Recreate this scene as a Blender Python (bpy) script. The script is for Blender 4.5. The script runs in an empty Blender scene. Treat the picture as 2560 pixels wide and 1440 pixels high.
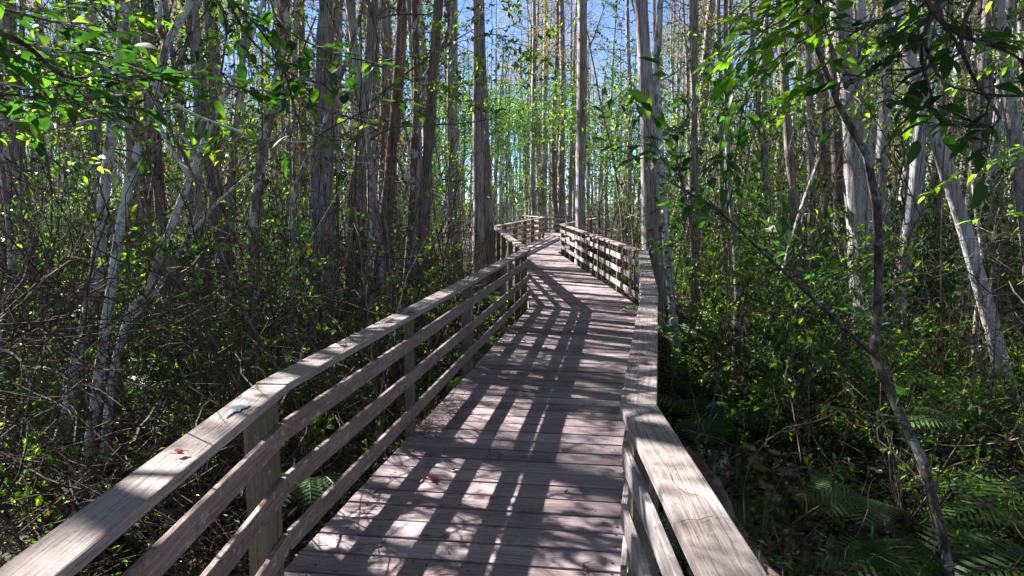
import bpy, math, random
import numpy as np
from mathutils import Vector, Matrix
PI = math.pi
C = bpy.context.scene.collection
sc = bpy.context.scene
H = 1.57
FPX = 1850.0
PITCH = math.atan((720-500)/FPX)
SUN_AZ = math.atan2(0.58, -0.81)      # direction towards the sun, in the ground plane
SUN_EL = math.radians(38)

# ------------------------------------------------------------------ viewing geometry
def ray(x, y):
    u = (x-1280)/FPX; v = -(y-720)/FPX
    return Vector((u, math.cos(PITCH)+v*math.sin(PITCH), -math.sin(PITCH)+v*math.cos(PITCH)))
def atY(x, y, Y):
    d = ray(x, y); return Vector((0, 0, H)) + d*(Y/d.y)
def atZ(x, y, z):
    d = ray(x, y); return Vector((0, 0, H)) + d*((z-H)/d.z)
def gz(x, y):
    g = -0.74 + 0.10*math.sin(x*0.9+1.3)*math.sin(y*0.7+0.4) + 0.06*math.sin(x*2.3+y*1.7) + 0.04*math.sin(3.9*x-2.9*y+1)
    g -= 0.34*math.exp(-((x-2.35-.06*y+.3)**2/1.0+(y-6.0)**2/5.0))
    return g

# ------------------------------------------------------------------ mesh builder
class MB:
    def __init__(s): s.v = []; s.f = []; s.n = 0; s.uv = []; s.useuv = False; s.mi = []
    def add(s, verts, faces, uv=None, mi=0):
        o = s.n; s.v.extend(verts); s.n += len(verts)
        for f in faces: s.f.append(tuple(i+o for i in f))
        s.mi.extend([mi]*len(faces))
        if uv is not None: s.uv.extend(uv); s.useuv = True
    def tube(s, pts, rad, sides=5, cap=True, flute=0, fl_n=7, mi=0, tw=0.0):
        n = len(pts); P = [Vector(p) for p in pts]
        t = (P[1]-P[0]).normalized()
        a = Vector((1, 0, 0)) if abs(t.x) < .8 else Vector((0, 1, 0))
        u = t.cross(a).normalized(); verts = []
        for i in range(n):
            t = (P[min(i+1, n-1)]-P[max(i-1, 0)])
            if t.length < 1e-6: t = Vector((0, 0, 1))
            t.normalize(); u = (u - t*u.dot(t)).normalized(); w = t.cross(u)
            for k in range(sides):
                an = 2*PI*k/sides; r = rad[i]
                if flute: r *= 1+flute*(math.sin(an*fl_n+tw)+.6*math.sin(an*(fl_n*2+1)+i*.31+tw)+.5*math.sin(an*3+tw*2+i*.17))
                verts.append(P[i]+u*(math.cos(an)*r)+w*(math.sin(an)*r))
        faces = [(i*sides+k, i*sides+(k+1) % sides, (i+1)*sides+(k+1) % sides, (i+1)*sides+k) for i in range(n-1) for k in range(sides)]
        if cap: faces.append(tuple(range((n-1)*sides, n*sides))); faces.append(tuple(range(sides-1, -1, -1)))
        s.add(verts, faces, mi=mi)
    def mesh(s, name, mats, smooth=False):
        m = bpy.data.meshes.new(name); m.from_pydata([tuple(v) for v in s.v], [], s.f)
        for mt in (mats if isinstance(mats, (list, tuple)) else [mats]): m.materials.append(mt)
        if any(s.mi): m.polygons.foreach_set('material_index', s.mi)
        if s.useuv:
            l = m.uv_layers.new(name='UVMap'); l.data.foreach_set('uv', [c for p in s.uv for c in p])
        if smooth: m.polygons.foreach_set('use_smooth', [True]*len(m.polygons))
        m.update(); return m
    def build(s, name, mats, parent=None, smooth=False, loc=(0, 0, 0)):
        o = bpy.data.objects.new(name, s.mesh(name, mats, smooth)); C.objects.link(o)
        o.location = loc
        if parent: o.parent = parent
        return o
def tag(o, label=None, cat=None, group=None, kind=None):
    if label: o['label'] = label
    if cat: o['category'] = cat
    if group: o['group'] = group
    if kind: o['kind'] = kind
    return o
def thing(name, label, cat, loc=(0, 0, 0), group=None, rz=0):
    o = bpy.data.objects.new(name, None); C.objects.link(o); o.location = loc; o.rotation_euler = (0, 0, rz)
    o.empty_display_size = .2
    return tag(o, label, cat, group)
def put(name, mesh, parent, loc=(0, 0, 0), rz=0, s=1):
    o = bpy.data.objects.new(name, mesh); C.objects.link(o); o.parent = parent
    o.location = loc; o.rotation_euler = (0, 0, rz); o.scale = (s, s, s)
    return o

# ------------------------------------------------------------------ materials
def mat(name):
    m = bpy.data.materials.new(name); m.use_nodes = True; nt = m.node_tree; nt.nodes.clear()
    out = nt.nodes.new('ShaderNodeOutputMaterial'); return m, nt, out
def N(nt, t, **k):
    n = nt.nodes.new(t)
    for a, b in k.items():
        if a.startswith('i_'): n.inputs[a[2:].replace('_', ' ')].default_value = b
        else: setattr(n, a, b)
    return n
def ramp(nt, stops, fac=None, interp='LINEAR'):
    r = nt.nodes.new('ShaderNodeValToRGB'); r.color_ramp.interpolation = interp
    e = r.color_ramp.elements
    while len(e) < len(stops): e.new(.5)
    for i, (p, c) in enumerate(stops): e[i].position = p; e[i].color = (*c, 1)
    if fac is not None: nt.links.new(fac, r.inputs[0])
    return r
def mixc(nt, a, b, f, mode='MIX'):
    m = nt.nodes.new('ShaderNodeMix'); m.data_type = 'RGBA'; m.blend_type = mode
    for s, i in ((a, 6), (b, 7), (f, 0)):
        if isinstance(s, (tuple, float, int)):
            m.inputs[i].default_value = (*s, 1) if isinstance(s, tuple) else s
        else: nt.links.new(s, m.inputs[i])
    return m.outputs[2]
def mapping(nt, src, scale):
    mp = N(nt, 'ShaderNodeMapping'); mp.inputs['Scale'].default_value = scale; nt.links.new(src, mp.inputs[0]); return mp.outputs[0]
def principled(nt, out, col, rough=.8, spec=.3, bump=None, bstr=.5, bdist=.01):
    p = N(nt, 'ShaderNodeBsdfPrincipled'); p.inputs['Roughness'].default_value = rough
    p.inputs['Specular IOR Level'].default_value = spec
    if isinstance(col, tuple): p.inputs['Base Color'].default_value = (*col, 1)
    else: nt.links.new(col, p.inputs['Base Color'])
    if bump is not None:
        b = N(nt, 'ShaderNodeBump'); b.inputs['Strength'].default_value = bstr; b.inputs['Distance'].default_value = bdist
        nt.links.new(bump, b.inputs['Height']); nt.links.new(b.outputs[0], p.inputs['Normal'])
    if out is not None: nt.links.new(p.outputs[0], out.inputs[0])
    return p

def wood(name, dark, mid, light, lichen=.0, moss=.0, grain=1.0):
    m, nt, out = mat(name); L = nt.links
    uv = N(nt, 'ShaderNodeUVMap').outputs[0]; geo = N(nt, 'ShaderNodeNewGeometry')
    off = N(nt, 'ShaderNodeVectorMath', operation='ADD'); L.new(uv, off.inputs[0])
    ml = N(nt, 'ShaderNodeMath', operation='MULTIPLY'); L.new(geo.outputs['Random Per Island'], ml.inputs[0]); ml.inputs[1].default_value = 37
    cmb = N(nt, 'ShaderNodeCombineXYZ'); L.new(ml.outputs[0], cmb.inputs[0]); L.new(ml.outputs[0], cmb.inputs[1]); L.new(cmb.outputs[0], off.inputs[1])
    v = off.outputs[0]
    # wavy grain with knots
    warp = N(nt, 'ShaderNodeTexNoise', i_Scale=1.0, i_Detail=2.0); L.new(mapping(nt, v, (2.2, 9, 1)), warp.inputs[0])
    wv = N(nt, 'ShaderNodeVectorMath', operation='MULTIPLY_ADD'); L.new(warp.outputs['Color'], wv.inputs[0]); wv.inputs[1].default_value = (0, .05, 0); L.new(v, wv.inputs[2])
    g1 = N(nt, 'ShaderNodeTexNoise', i_Scale=1.0, i_Detail=5.0, i_Roughness=.65); L.new(mapping(nt, wv.outputs[0], (3.0, 130*grain, 1)), g1.inputs[0])
    g2 = N(nt, 'ShaderNodeTexNoise', i_Scale=1.0, i_Detail=4.0); L.new(mapping(nt, v, (1.6, 5, 1)), g2.inputs[0])
    g3 = N(nt, 'ShaderNodeTexNoise', i_Scale=1.0, i_Detail=6.0, i_Roughness=.7); L.new(mapping(nt, v, (30, 45, 1)), g3.inputs[0])
    r1 = ramp(nt, [(.30, dark), (.5, mid), (.72, light)], g1.outputs[0])
    r2 = ramp(nt, [(.3, (.62, .62, .62)), (.7, (1.2, 1.16, 1.14))], g2.outputs[0])
    c = mixc(nt, r1.outputs[0], r2.outputs[0], .8, 'MULTIPLY')
    rp = ramp(nt, [(0, (.62, .57, .55)), (.35, (.95, .9, .88)), (.7, (1, .97, .98)), (1, (1.22, 1.22, 1.24))], geo.outputs['Random Per Island'])
    c = mixc(nt, c, rp.outputs[0], .85, 'MULTIPLY')
    sp = ramp(nt, [(.36, (.35, .33, .33)), (.46, (1, 1, 1))], g3.outputs[0])
    c = mixc(nt, c, sp.outputs[0], .5, 'MULTIPLY')
    if lichen:
        ln = N(nt, 'ShaderNodeTexNoise', i_Scale=1.0, i_Detail=6.0, i_Roughness=.75); L.new(mapping(nt, v, (14, 22, 1)), ln.inputs[0])
        lr = ramp(nt, [(.62-lichen*.12, (0, 0, 0)), (.68-lichen*.1, (1, 1, 1))], ln.outputs[0])
        c = mixc(nt, c, (.34, .37, .33), lr.outputs[0])
    if moss:
        mn = N(nt, 'ShaderNodeTexNoise', i_Scale=1.0, i_Detail=5.0); L.new(mapping(nt, v, (3, 8, 1)), mn.inputs[0])
        mr = ramp(nt, [(.5-moss*.2, (0, 0, 0)), (.66, (.8, .8, .8))], mn.outputs[0])
        c = mixc(nt, c, (.10, .12, .055), mr.outputs[0])
    bm_ = mixc(nt, g1.outputs[0], g3.outputs[0], .35)
    principled(nt, out, c, .82, .25, bm_, .9, .005)
    return m
M = {}
M['deck'] = wood('deck_wood', (.12, .094, .10), (.285, .23, .238), (.43, .36, .36))
M['cap'] = wood('cap_wood', (.13, .11, .105), (.33, .285, .27), (.50, .45, .43), lichen=.25)
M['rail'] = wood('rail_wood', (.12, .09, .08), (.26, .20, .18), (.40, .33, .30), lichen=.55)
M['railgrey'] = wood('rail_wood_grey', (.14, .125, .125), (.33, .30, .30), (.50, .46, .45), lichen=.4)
M['post'] = wood('post_wood', (.09, .075, .06), (.20, .165, .13), (.32, .27, .21), lichen=.2, moss=.5)

def bark(name, cols, patch=None, patch_amt=.5, vs=(26, 26, 2.2), bstr=.9, moss=0):
    m, nt, out = mat(name); L = nt.links
    tc = N(nt, 'ShaderNodeTexCoord').outputs['Object']; oi = N(nt, 'ShaderNodeObjectInfo')
    ad = N(nt, 'ShaderNodeVectorMath', operation='ADD'); L.new(tc, ad.inputs[0])
    sc_ = N(nt, 'ShaderNodeVectorMath', operation='SCALE'); L.new(oi.outputs['Location'], sc_.inputs[0]); sc_.inputs['Scale'].default_value = 1.7
    L.new(sc_.outputs[0], ad.inputs[1]); v = ad.outputs[0]
    n1 = N(nt, 'ShaderNodeTexNoise', i_Scale=1.0, i_Detail=6.0, i_Roughness=.7, i_Distortion=.6); L.new(mapping(nt, v, vs), n1.inputs[0])
    n2 = N(nt, 'ShaderNodeTexNoise', i_Scale=1.0, i_Detail=3.0); L.new(mapping(nt, v, (3, 3, .9)), n2.inputs[0])
    r1 = ramp(nt, [(.34, cols[0]), (.46, cols[1]), (.62, cols[2])], n1.outputs[0])
    r2 = ramp(nt, [(.35, (.75, .62, .55)), (.55, (1, 1, 1)), (.75, (1.05, 1.15, 1.1))], n2.outputs[0])
    c = mixc(nt, r1.outputs[0], r2.outputs[0], .9, 'MULTIPLY')
    rr = ramp(nt, [(0, (.65, .58, .54)), (.5, (.95, .93, .92)), (1, (1.25, 1.27, 1.3))], oi.outputs['Random'])
    c = mixc(nt, c, rr.outputs[0], .8, 'MULTIPLY')
    if patch:
        n3 = N(nt, 'ShaderNodeTexNoise', i_Scale=1.0, i_Detail=5.0, i_Roughness=.62); L.new(mapping(nt, v, (11, 11, 7)), n3.inputs[0])
        r3 = ramp(nt, [(.56-patch_amt*.14, (0, 0, 0)), (.60-patch_amt*.14, (1, 1, 1))], n3.outputs[0])
        c = mixc(nt, c, patch, r3.outputs[0])
        n4 = N(nt, 'ShaderNodeTexNoise', i_Scale=1.0, i_Detail=4.0); L.new(mapping(nt, v, (20, 20, 34)), n4.inputs[0])
        r4 = ramp(nt, [(.38, (.45, .42, .4)), (.46, (1, 1, 1))], n4.outputs[0])
        c = mixc(nt, c, r4.outputs[0], .8, 'MULTIPLY')
    if moss:
        sx = N(nt, 'ShaderNodeSeparateXYZ'); L.new(tc, sx.inputs[0])
        mr = N(nt, 'ShaderNodeMapRange'); mr.inputs['From Min'].default_value = .6; mr.inputs['From Max'].default_value = .0
        L.new(sx.outputs[2], mr.inputs[0]); mm = N(nt, 'ShaderNodeMath', operation='MULTIPLY'); L.new(mr.outputs[0], mm.inputs[0]); L.new(n2.outputs[0], mm.inputs[1])
        c = mixc(nt, c, (.14, .15, .03), mm.outputs[0])
    principled(nt, out, c, .9, .2, n1.outputs[0], bstr, .02)
    return m
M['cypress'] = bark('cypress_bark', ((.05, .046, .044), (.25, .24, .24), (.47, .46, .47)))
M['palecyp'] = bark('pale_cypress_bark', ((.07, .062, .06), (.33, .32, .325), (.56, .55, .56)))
M['redbark'] = bark('red_brown_bark', ((.05, .035, .03), (.19, .15, .135), (.34, .30, .285)))
M['pale'] = bark('pale_mottled_bark', ((.10, .075, .06), (.19, .16, .14), (.27, .24, .22)), patch=(.42, .44, .42), patch_amt=.9, vs=(18, 18, 6), bstr=.4)
M['mottle'] = bark('mottled_brown_bark', ((.09, .06, .05), (.18, .13, .11), (.26, .21, .19)), patch=(.40, .42, .39), patch_amt=.25, vs=(18, 18, 6), bstr=.4)
M['mossy'] = bark('mossy_bark', ((.06, .045, .035), (.17, .14, .11), (.26, .24, .2)), patch=(.33, .35, .31), patch_amt=.3, vs=(18, 18, 6), moss=1)
M['darkbark'] = bark('dark_bark', ((.03, .025, .022), (.085, .07, .065), (.16, .145, .14)), patch=(.22, .24, .22), patch_amt=-.2, vs=(30, 30, 8))
M['brush'] = bark('brush_bark', ((.025, .016, .012), (.065, .045, .035), (.14, .11, .09)), vs=(14, 14, 9), bstr=.2)
M['twig'] = bark('twig_bark', ((.04, .03, .024), (.11, .088, .072), (.21, .18, .16)), vs=(30, 30, 9), bstr=.2)
M['deadwood'] = bark('dead_wood', ((.06, .04, .033), (.18, .125, .10), (.30, .23, .2)), vs=(6, 6, 30))

def leafmat(name, refl, trans, tmix=.5, rough=.42, spec=.45, vary=1.0):
    m, nt, out = mat(name); L = nt.links
    geo = N(nt, 'ShaderNodeNewGeometry'); oi = N(nt, 'ShaderNodeObjectInfo')
    r = ramp(nt, refl, geo.outputs['Random Per Island']); t = ramp(nt, trans, geo.outputs['Random Per Island'])
    orr = ramp(nt, [(0, (.72, .8, .7)), (.6, (1, 1, 1)), (1, (1.12, 1.06, .85))], oi.outputs['Random'])
    rc = mixc(nt, r.outputs[0], orr.outputs[0], .7*vary, 'MULTIPLY'); tcx = mixc(nt, t.outputs[0], orr.outputs[0], .7*vary, 'MULTIPLY')
    p = principled(nt, None, rc, rough, spec)
    tr = N(nt, 'ShaderNodeBsdfTranslucent'); L.new(tcx, tr.inputs[0])
    mx = N(nt, 'ShaderNodeMixShader'); mx.inputs[0].default_value = tmix
    L.new(p.outputs[0], mx.inputs[1]); L.new(tr.outputs[0], mx.inputs[2]); L.new(mx.outputs[0], out.inputs[0])
    return m
GR = [(0, (.02, .052, .010)), (.45, (.042, .088, .014)), (.85, (.08, .13, .018)), (1, (.18, .15, .04))]
GT = [(0, (.035, .12, .008)), (.4, (.11, .29, .010)), (.75, (.30, .56, .015)), (.93, (.50, .72, .02)), (1, (.66, .50, .06))]
M['leaf'] = leafmat('broad_leaf', GR, GT)
M['leafy'] = leafmat('yellow_green_leaf', [(0, (.03, .09, .012)), (.6, (.07, .14, .016)), (.94, (.16, .17, .02)), (1, (.3, .10, .03))],
                     [(0, (.10, .36, .012)), (.6, (.28, .60, .02)), (.94, (.62, .66, .04)), (1, (.7, .2, .05))])
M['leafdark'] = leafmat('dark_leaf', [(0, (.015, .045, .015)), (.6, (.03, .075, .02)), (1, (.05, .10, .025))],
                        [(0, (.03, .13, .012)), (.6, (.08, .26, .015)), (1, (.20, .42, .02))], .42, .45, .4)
M['leafbright'] = leafmat('bright_backlit_leaf', [(0, (.03, .085, .012)), (1, (.075, .14, .016))], [(0, (.10, .34, .01)), (.5, (.30, .66, .015)), (1, (.52, .80, .02))], .6, .4, .4, .0)  # transmission colour raised so boughs in shade look backlit
M['needle'] = leafmat('cypress_needles', [(0, (.09, .055, .03)), (.4, (.14, .09, .05)), (.75, (.12, .12, .04)), (1, (.10, .14, .03))],
                      [(0, (.22, .12, .05)), (.4, (.34, .22, .10)), (.75, (.38, .36, .10)), (1, (.30, .44, .06))], .45, .7, .2)
M['fern'] = leafmat('fern_green', [(0, (.03, .08, .02)), (1, (.07, .14, .03))], [(0, (.10, .30, .03)), (1, (.28, .50, .05))])
M['fernpale'] = leafmat('fern_pale_green', [(0, (.05, .11, .035)), (.8, (.10, .17, .05)), (1, (.2, .13, .06))], [(0, (.10, .28, .04)), (1, (.2, .4, .06))], .4, .5, .35, .3)
M['litter'] = leafmat('leaf_litter', [(0, (.02, .012, .009)), (.5, (.05, .028, .018)), (.9, (.10, .062, .042)), (1, (.18, .10, .06))],
                        [(0, (.03, .015, .01)), (1, (.1, .05, .03))], .2, .8, .2, .3)
M['deadleaf'] = leafmat('dead_leaf', [(0, (.07, .035, .02)), (.4, (.14, .08, .05)), (.8, (.24, .17, .12)), (1, (.30, .12, .05))],
                        [(0, (.10, .04, .02)), (1, (.3, .16, .07))], .25, .7, .3, .3)
M['redleaf'] = leafmat('red_leaf', [(0, (.22, .03, .03)), (1, (.30, .05, .045))], [(0, (.5, .05, .04)), (1, (.6, .08, .05))], .3, .5, .4, 0)

# ------------------------------------------------------------------ leaves
def leafmesh(mb, pos, dirs, size, rng, ratio=.45, upb=.6, fold=.16):
    """many small folded leaves (4 verts each)"""
    n = len(pos)
    if n == 0: return
    P = np.array(pos, float); D = np.array(dirs, float); D /= np.linalg.norm(D, axis=1, keepdims=True)+1e-9
    U = rng.normal(size=(n, 3)); U[:, 2] += upb*3
    S = np.cross(D, U); S /= np.linalg.norm(S, axis=1, keepdims=True)+1e-9
    Nn = np.cross(S, D)
    sz = (size*(.45+1.1*rng.random(n)**1.5))[:, None]; w = sz*ratio*(.8+.4*rng.random(n))[:, None]
    b = P; t = P+D*sz-Nn*sz*.12; m = P+D*sz*.48
    l = m+S*w*.5+Nn*w*fold; r = m-S*w*.5+Nn*w*fold
    V = np.stack([b, l, t, r], 1).reshape(-1, 3)
    o = mb.n; mb.v.extend(V.tolist()); mb.n += 4*n
    for i in range(n):
        a = o+4*i; mb.f.append((a, a+1, a+2)); mb.f.append((a, a+2, a+3))
    mb.mi.extend([0]*(2*n))
def bigleaf(mb, base, d, nrm, L_, W_, droop=.15, segs=6, fold=.12, wav=.0, mi=0, shape=.75):
    d = Vector(d).normalized(); nrm = Vector(nrm); s = d.cross(nrm).normalized(); nrm = s.cross(d).normalized()
    V = []; F = []
    for i in range(segs+1):
        t = i/segs; p = Vector(base)+d*(L_*t)-nrm*(droop*L_*t*t)
        w = W_*.5*math.sin(PI*min(1, t**shape))**.75 if 0 < t < 1 else .0008
        wv = wav*math.sin(t*9+L_*50)*W_
        V += [p+s*w+nrm*(w*fold*2+wv), p, p-s*w+nrm*(w*fold*2-wv)]
    for i in range(segs):
        a = i*3; F += [(a, a+1, a+4, a+3), (a+1, a+2, a+5, a+4)]
    mb.add(V, F, mi=mi)

def grow(tb, sites, p, d, L_, r, lvl, rng, wig=.22, up=.04, nsub=4, shrink=.55, spread=.9, start=.25, step=.05):
    ns = max(3, int(L_/.22) if lvl else 3); ns = min(ns, 12)
    p = Vector(p); d = Vector(d).normalized(); pts = [p.copy()]; dl = [d.copy()]
    for i in range(ns):
        d = d+Vector(rng.normal(size=3))*wig; d.z += up; d.normalize(); p = p+d*(L_/ns); pts.append(p.copy()); dl.append(d.copy())
    tb.tube(pts, [r*(1-.65*i/ns) for i in range(ns+1)], 5 if r > .008 else 3, cap=False)
    if lvl == 0:
        m = max(2, int(L_/step))
        for k in range(m):
            t = (k+.5)/m*ns; i = min(int(t), ns-1); q = pts[i].lerp(pts[i+1], t-i)
            sd = dl[i].cross(Vector(rng.normal(size=3))).normalized()
            sites.append((q, (dl[i]*.6+sd*(.9)).normalized()))
        sites.append((pts[-1], dl[-1]))
        return
    n = max(2, int(nsub*(.7+.6*rng.random())))
    for k in range(n):
        t = (start+(1-start)*(k+rng.random())/n)*ns; i = min(int(t), ns-1); q = pts[i].lerp(pts[i+1], t-i)
        sd = dl[i].cross(Vector(rng.normal(size=3))).normalized()
        nd = (dl[i]*(1-.4*spread)+sd*spread).normalized()
        grow(tb, sites, q, nd, L_*shrink*(.7+.6*rng.random()), r*.55*(1-.4*t/ns), lvl-1, rng, wig, up, nsub, shrink, spread, start, step)

def smooth_path(P, n):
    P = [Vector(p) for p in P]; Q = [P[0]*2-P[1]]+P+[P[-1]*2-P[-2]]; out = []
    L_ = [0]
    for a, b in zip(P, P[1:]): L_.append(L_[-1]+(b-a).length)
    for k in range(n+1):
        s = L_[-1]*k/n; i = 0
        while i < len(P)-2 and L_[i+1] < s: i += 1
        t = (s-L_[i])/max(1e-6, L_[i+1]-L_[i]); t = min(max(t, 0), 1)
        a, b, c, d = Q[i], Q[i+1], Q[i+2], Q[i+3]
        out.append((((b*2)+(c-a)*t+(a*2-b*5+c*4-d)*t*t+(b*3-a-c*3+d)*t**3)*.5, i+t))
    return out

# ================================================================== BOARDWALK
def offset(pl, d):
    """offset polyline to its left by d, mitred"""
    out = []
    for i, p in enumerate(pl):
        p = Vector(p[:2]).to_2d() if len(p) > 2 else Vector(p)
        n = []
        if i > 0: e = (Vector(pl[i])-Vector(pl[i-1])).normalized(); n.append(Vector((-e.y, e.x)))
        if i < len(pl)-1: e = (Vector(pl[i+1])-Vector(pl[i])).normalized(); n.append(Vector((-e.y, e.x)))
        m = n[0] if len(n) == 1 else (n[0]+n[1]).normalized()
        out.append(Vector(pl[i])+m*(d/max(.3, m.dot(n[0]))))
    return out
def slab(mb, a0, a1, b1, b0, z0, z1, L0=0., za=0., zb=0.):
    """board: a0->a1 one long edge, b0->b1 the other; UV u = along, v = across, metres"""
    a0, a1, b1, b0 = [Vector((p[0], p[1])) for p in (a0, a1, b1, b0)]
    V = [(a0.x, a0.y, z0+za), (a1.x, a1.y, z0+zb), (b1.x, b1.y, z0+zb), (b0.x, b0.y, z0+za), (a0.x, a0.y, z1+za), (a1.x, a1.y, z1+zb), (b1.x, b1.y, z1+zb), (b0.x, b0.y, z1+za)]
    Lg = (a1-a0).length; W = (b0-a0).length; h = z1-z0
    F = [(3, 2, 1, 0), (4, 5, 6, 7), (0, 1, 5, 4), (2, 3, 7, 6), (1, 2, 6, 5), (3, 0, 4, 7)]
    r = random.random()*5
    U = [(0, W), (Lg, W), (Lg, 0), (0, 0), (0, 0), (Lg, 0), (Lg, W), (0, W), (0, 1), (Lg, 1), (Lg, 1+h), (0, 1+h), (0, 2), (Lg, 2), (Lg, 2+h), (0, 2+h)]+[(0, 3), (h, 3), (h, 3+W), (0, 3+W)]*2
    o = mb.n; mb.v += V; mb.n += 8
    cen = sum((Vector(v) for v in V), Vector())/8
    for k, f in enumerate(F):
        uv = U[4*k:4*k+4]
        nr = (Vector(V[f[1]])-Vector(V[f[0]])).cross(Vector(V[f[2]])-Vector(V[f[0]]))
        if nr.dot(Vector(V[f[0]])-cen) < 0: f = f[::-1]; uv = uv[::-1]
        mb.f.append(tuple(i+o for i in f)); mb.mi.append(0); mb.uv += [(u+r, v+r) for u, v in uv]
    mb.useuv = True
def bevel(o, w=.004):
    m = o.modifiers.new('bevel', 'BEVEL'); m.width = w; m.segments = 2; m.limit_method = 'ANGLE'; m.harden_normals = False

LCAP = [(-.892, -2.6), (-.898, 2.891), (.283, 11.10), (-.452, 20.98), (1.453, 32.2), (.48, 36.5)]
RCAP = [(.31, -2.6), (.388, 2.60), (1.048, 5.95), (1.812, 10.55), (1.458, 22.74), (3.4, 30.6)]
BACK = [(.34, 36.72), (4.6, 35.4)]
CAPT = .84
BOARDS = [(.602, .688), (.376, .462), (.138, .224)]
random.seed(4)
def railing(label, line, side, posts_at, wood_rail='rail', capm='cap'):
    """side=+1: outside is to the left of travel"""
    t = thing('railing', label, 'railing', (line[0][0], line[0][1], 0), 'railings along the boardwalk')
    base = Vector((line[0][0], line[0][1])); pl = [Vector(p)-base for p in line]
    def off(d): return offset(pl, d*side)
    c0, c1 = off(0), off(.133); r0, r1 = off(.012), off(.034)
    for i in range(len(pl)-1):
        L_ = (pl[i+1]-pl[i]).length; n = max(1, round(L_/4.2))
        for k in range(n):
            s0, s1 = k/n, (k+1)/n; g = .0035/L_
            s0 += g; s1 -= g
            f = lambda A, s: A[i].lerp(A[i+1], s)
            mb = MB(); slab(mb, f(c0, s0), f(c0, s1), f(c1, s1), f(c1, s0), CAPT-.034, CAPT, za=random.uniform(-.002, .002), zb=random.uniform(-.003, .003))
            bevel(mb.build('handrail_board', M[capm], t), .005)
            for z0, z1 in BOARDS:
                mb = MB(); a, b = random.uniform(-.005, .005), random.uniform(-.005, .005)
                g2 = .008/L_; s2, s3 = s0+g2*(.7+random.random()), s1-g2*(.7+random.random())
                slab(mb, f(r0, s2), f(r0, s3), f(r1, s3), f(r1, s2), z0, z1, za=a, zb=b)
                bevel(mb.build('rail_board', M[wood_rail], t), .004)
    for (i, s, w, dd) in posts_at:
        e = (pl[i+1]-pl[i]); L_ = e.length; e.normalize(); nn = Vector((-e.y, e.x))*side
        p = pl[i]+e*(s*L_)+nn*.0355
        q0 = p-e*w/2; q1 = p+e*w/2; mb = MB()
        g = gz(base.x+p.x, base.y+p.y)-.25
        h_ = CAPT-.037
        # vertical grain: build the post with u running up
        V = [(q.x, q.y, z) for z in (g, h_) for q in (q0, q1, q1+nn*dd, q0+nn*dd)]
        F = [(0, 1, 5, 4), (1, 2, 6, 5), (2, 3, 7, 6), (3, 0, 4, 7), (4, 5, 6, 7), (3, 2, 1, 0)]
        hh = h_-g; uvs = []; rr = random.random()*9
        for f_ in F[:4]: uvs += [(rr, rr), (rr, rr+w), (rr+hh, rr+w), (rr+hh, rr)]
        uvs += [(0, 0), (w, 0), (w, w), (0, w)]*2
        if side > 0: F = [f_[::-1] for f_ in F]; uvs = [u for k in range(6) for u in uvs[4*k:4*k+4][::-1]]
        mb.add(V, F, uvs); bevel(mb.build('post', M['post'], t), .004)
    return t
def frac(line, i, y): return (y-line[i][1])/(line[i+1][1]-line[i][1])
lp = [(0, .62, .09, .09), (0, .978, .088, .088), (0, .9925, .06, .075)]
lp += [(1, frac(LCAP, 1, y), w, w) for y, w in ((4.82, .055), (6.80, .09), (8.78, .055), (10.9, .09))]
lp += [(2, frac(LCAP, 2, y), .075, .09) for y in (12.6, 14.3, 16.3, 18.4, 20.6)]
lp += [(3, frac(LCAP, 3, y), .09, .09) for y in (22.9, 24.9, 26.9, 28.9, 30.9)]+[(3, .99, .1, .1), (4, .5, .09, .09)]
left = railing('weathered brown plank railing on the left of the boardwalk, pale lichen patch on top', LCAP, 1, lp)
rp = [(0, .6, .09, .09), (0, .985, .09, .09), (1, .5, .055, .055), (2, .02, .09, .09), (2, .5, .055, .055), (2, .985, .09, .09)]
rp += [(3, frac(RCAP, 3, y), w, w) for y, w in ((12.6, .07), (14.9, .06), (17.6, .09), (20.2, .06), (22.6, .09))]+[(4, .4, .09, .09), (4, .8, .09, .09)]
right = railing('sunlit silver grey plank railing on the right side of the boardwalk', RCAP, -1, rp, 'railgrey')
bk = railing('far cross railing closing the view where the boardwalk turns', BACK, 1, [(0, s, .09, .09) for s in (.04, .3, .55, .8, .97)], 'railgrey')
# pale lichen patch on the left handrail
lm, lnt, lo = mat('lichen_white'); ln_ = N(lnt, 'ShaderNodeTexNoise', i_Scale=60., i_Detail=4.)
principled(lnt, lo, ramp(lnt, [(.35, (.3, .34, .34)), (.5, (.5, .55, .56)), (.7, (.62, .66, .66))], ln_.outputs[0]).outputs[0], .9, .2)
mb = MB(); V = []; cx, cy = -.965, 2.55
for k in range(36):
    a = 2*PI*k/36; r = .72+.16*math.sin(a*3+1)+.14*math.sin(a*7)+.12*math.sin(a*12+2)
    V.append(Vector((cx+.888+ .030*r*math.cos(a), cy+2.6+.12*r*math.sin(a)*(.8 if math.sin(a) > 0 else 1), CAPT+.0045)))
V = [v-Vector((-.004, 0, 0)) for v in V]
mb.add(V+[v-Vector((0, 0, .003)) for v in V], [tuple(range(36))]+[(k, k+36, (k+1) % 36+36, (k+1) % 36) for k in range(36)])
lp_o = mb.build('lichen_patch', lm, left)
# blue survey tag on the right railing
bmx, bnt, bo = mat('blue_tag'); principled(bnt, bo, (.03, .16, .42), .5)
tg = atY(1601, 661, 10.75); mb = MB()
bx = Vector((1.812-.31-.004, 10.9+2.6, .42))
q = 0.012; mb.add([bx+Vector((dx*.006, dy*.03, dz*.07)) for dx in (-1, 1) for dy in (-1, 1) for dz in (-1, 1)], [(0, 1, 3, 2), (4, 6, 7, 5), (0, 4, 5, 1), (2, 3, 7, 6), (0, 2, 6, 4), (1, 5, 7, 3)])
mb.build('blue_tag', bmx, right)

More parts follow.
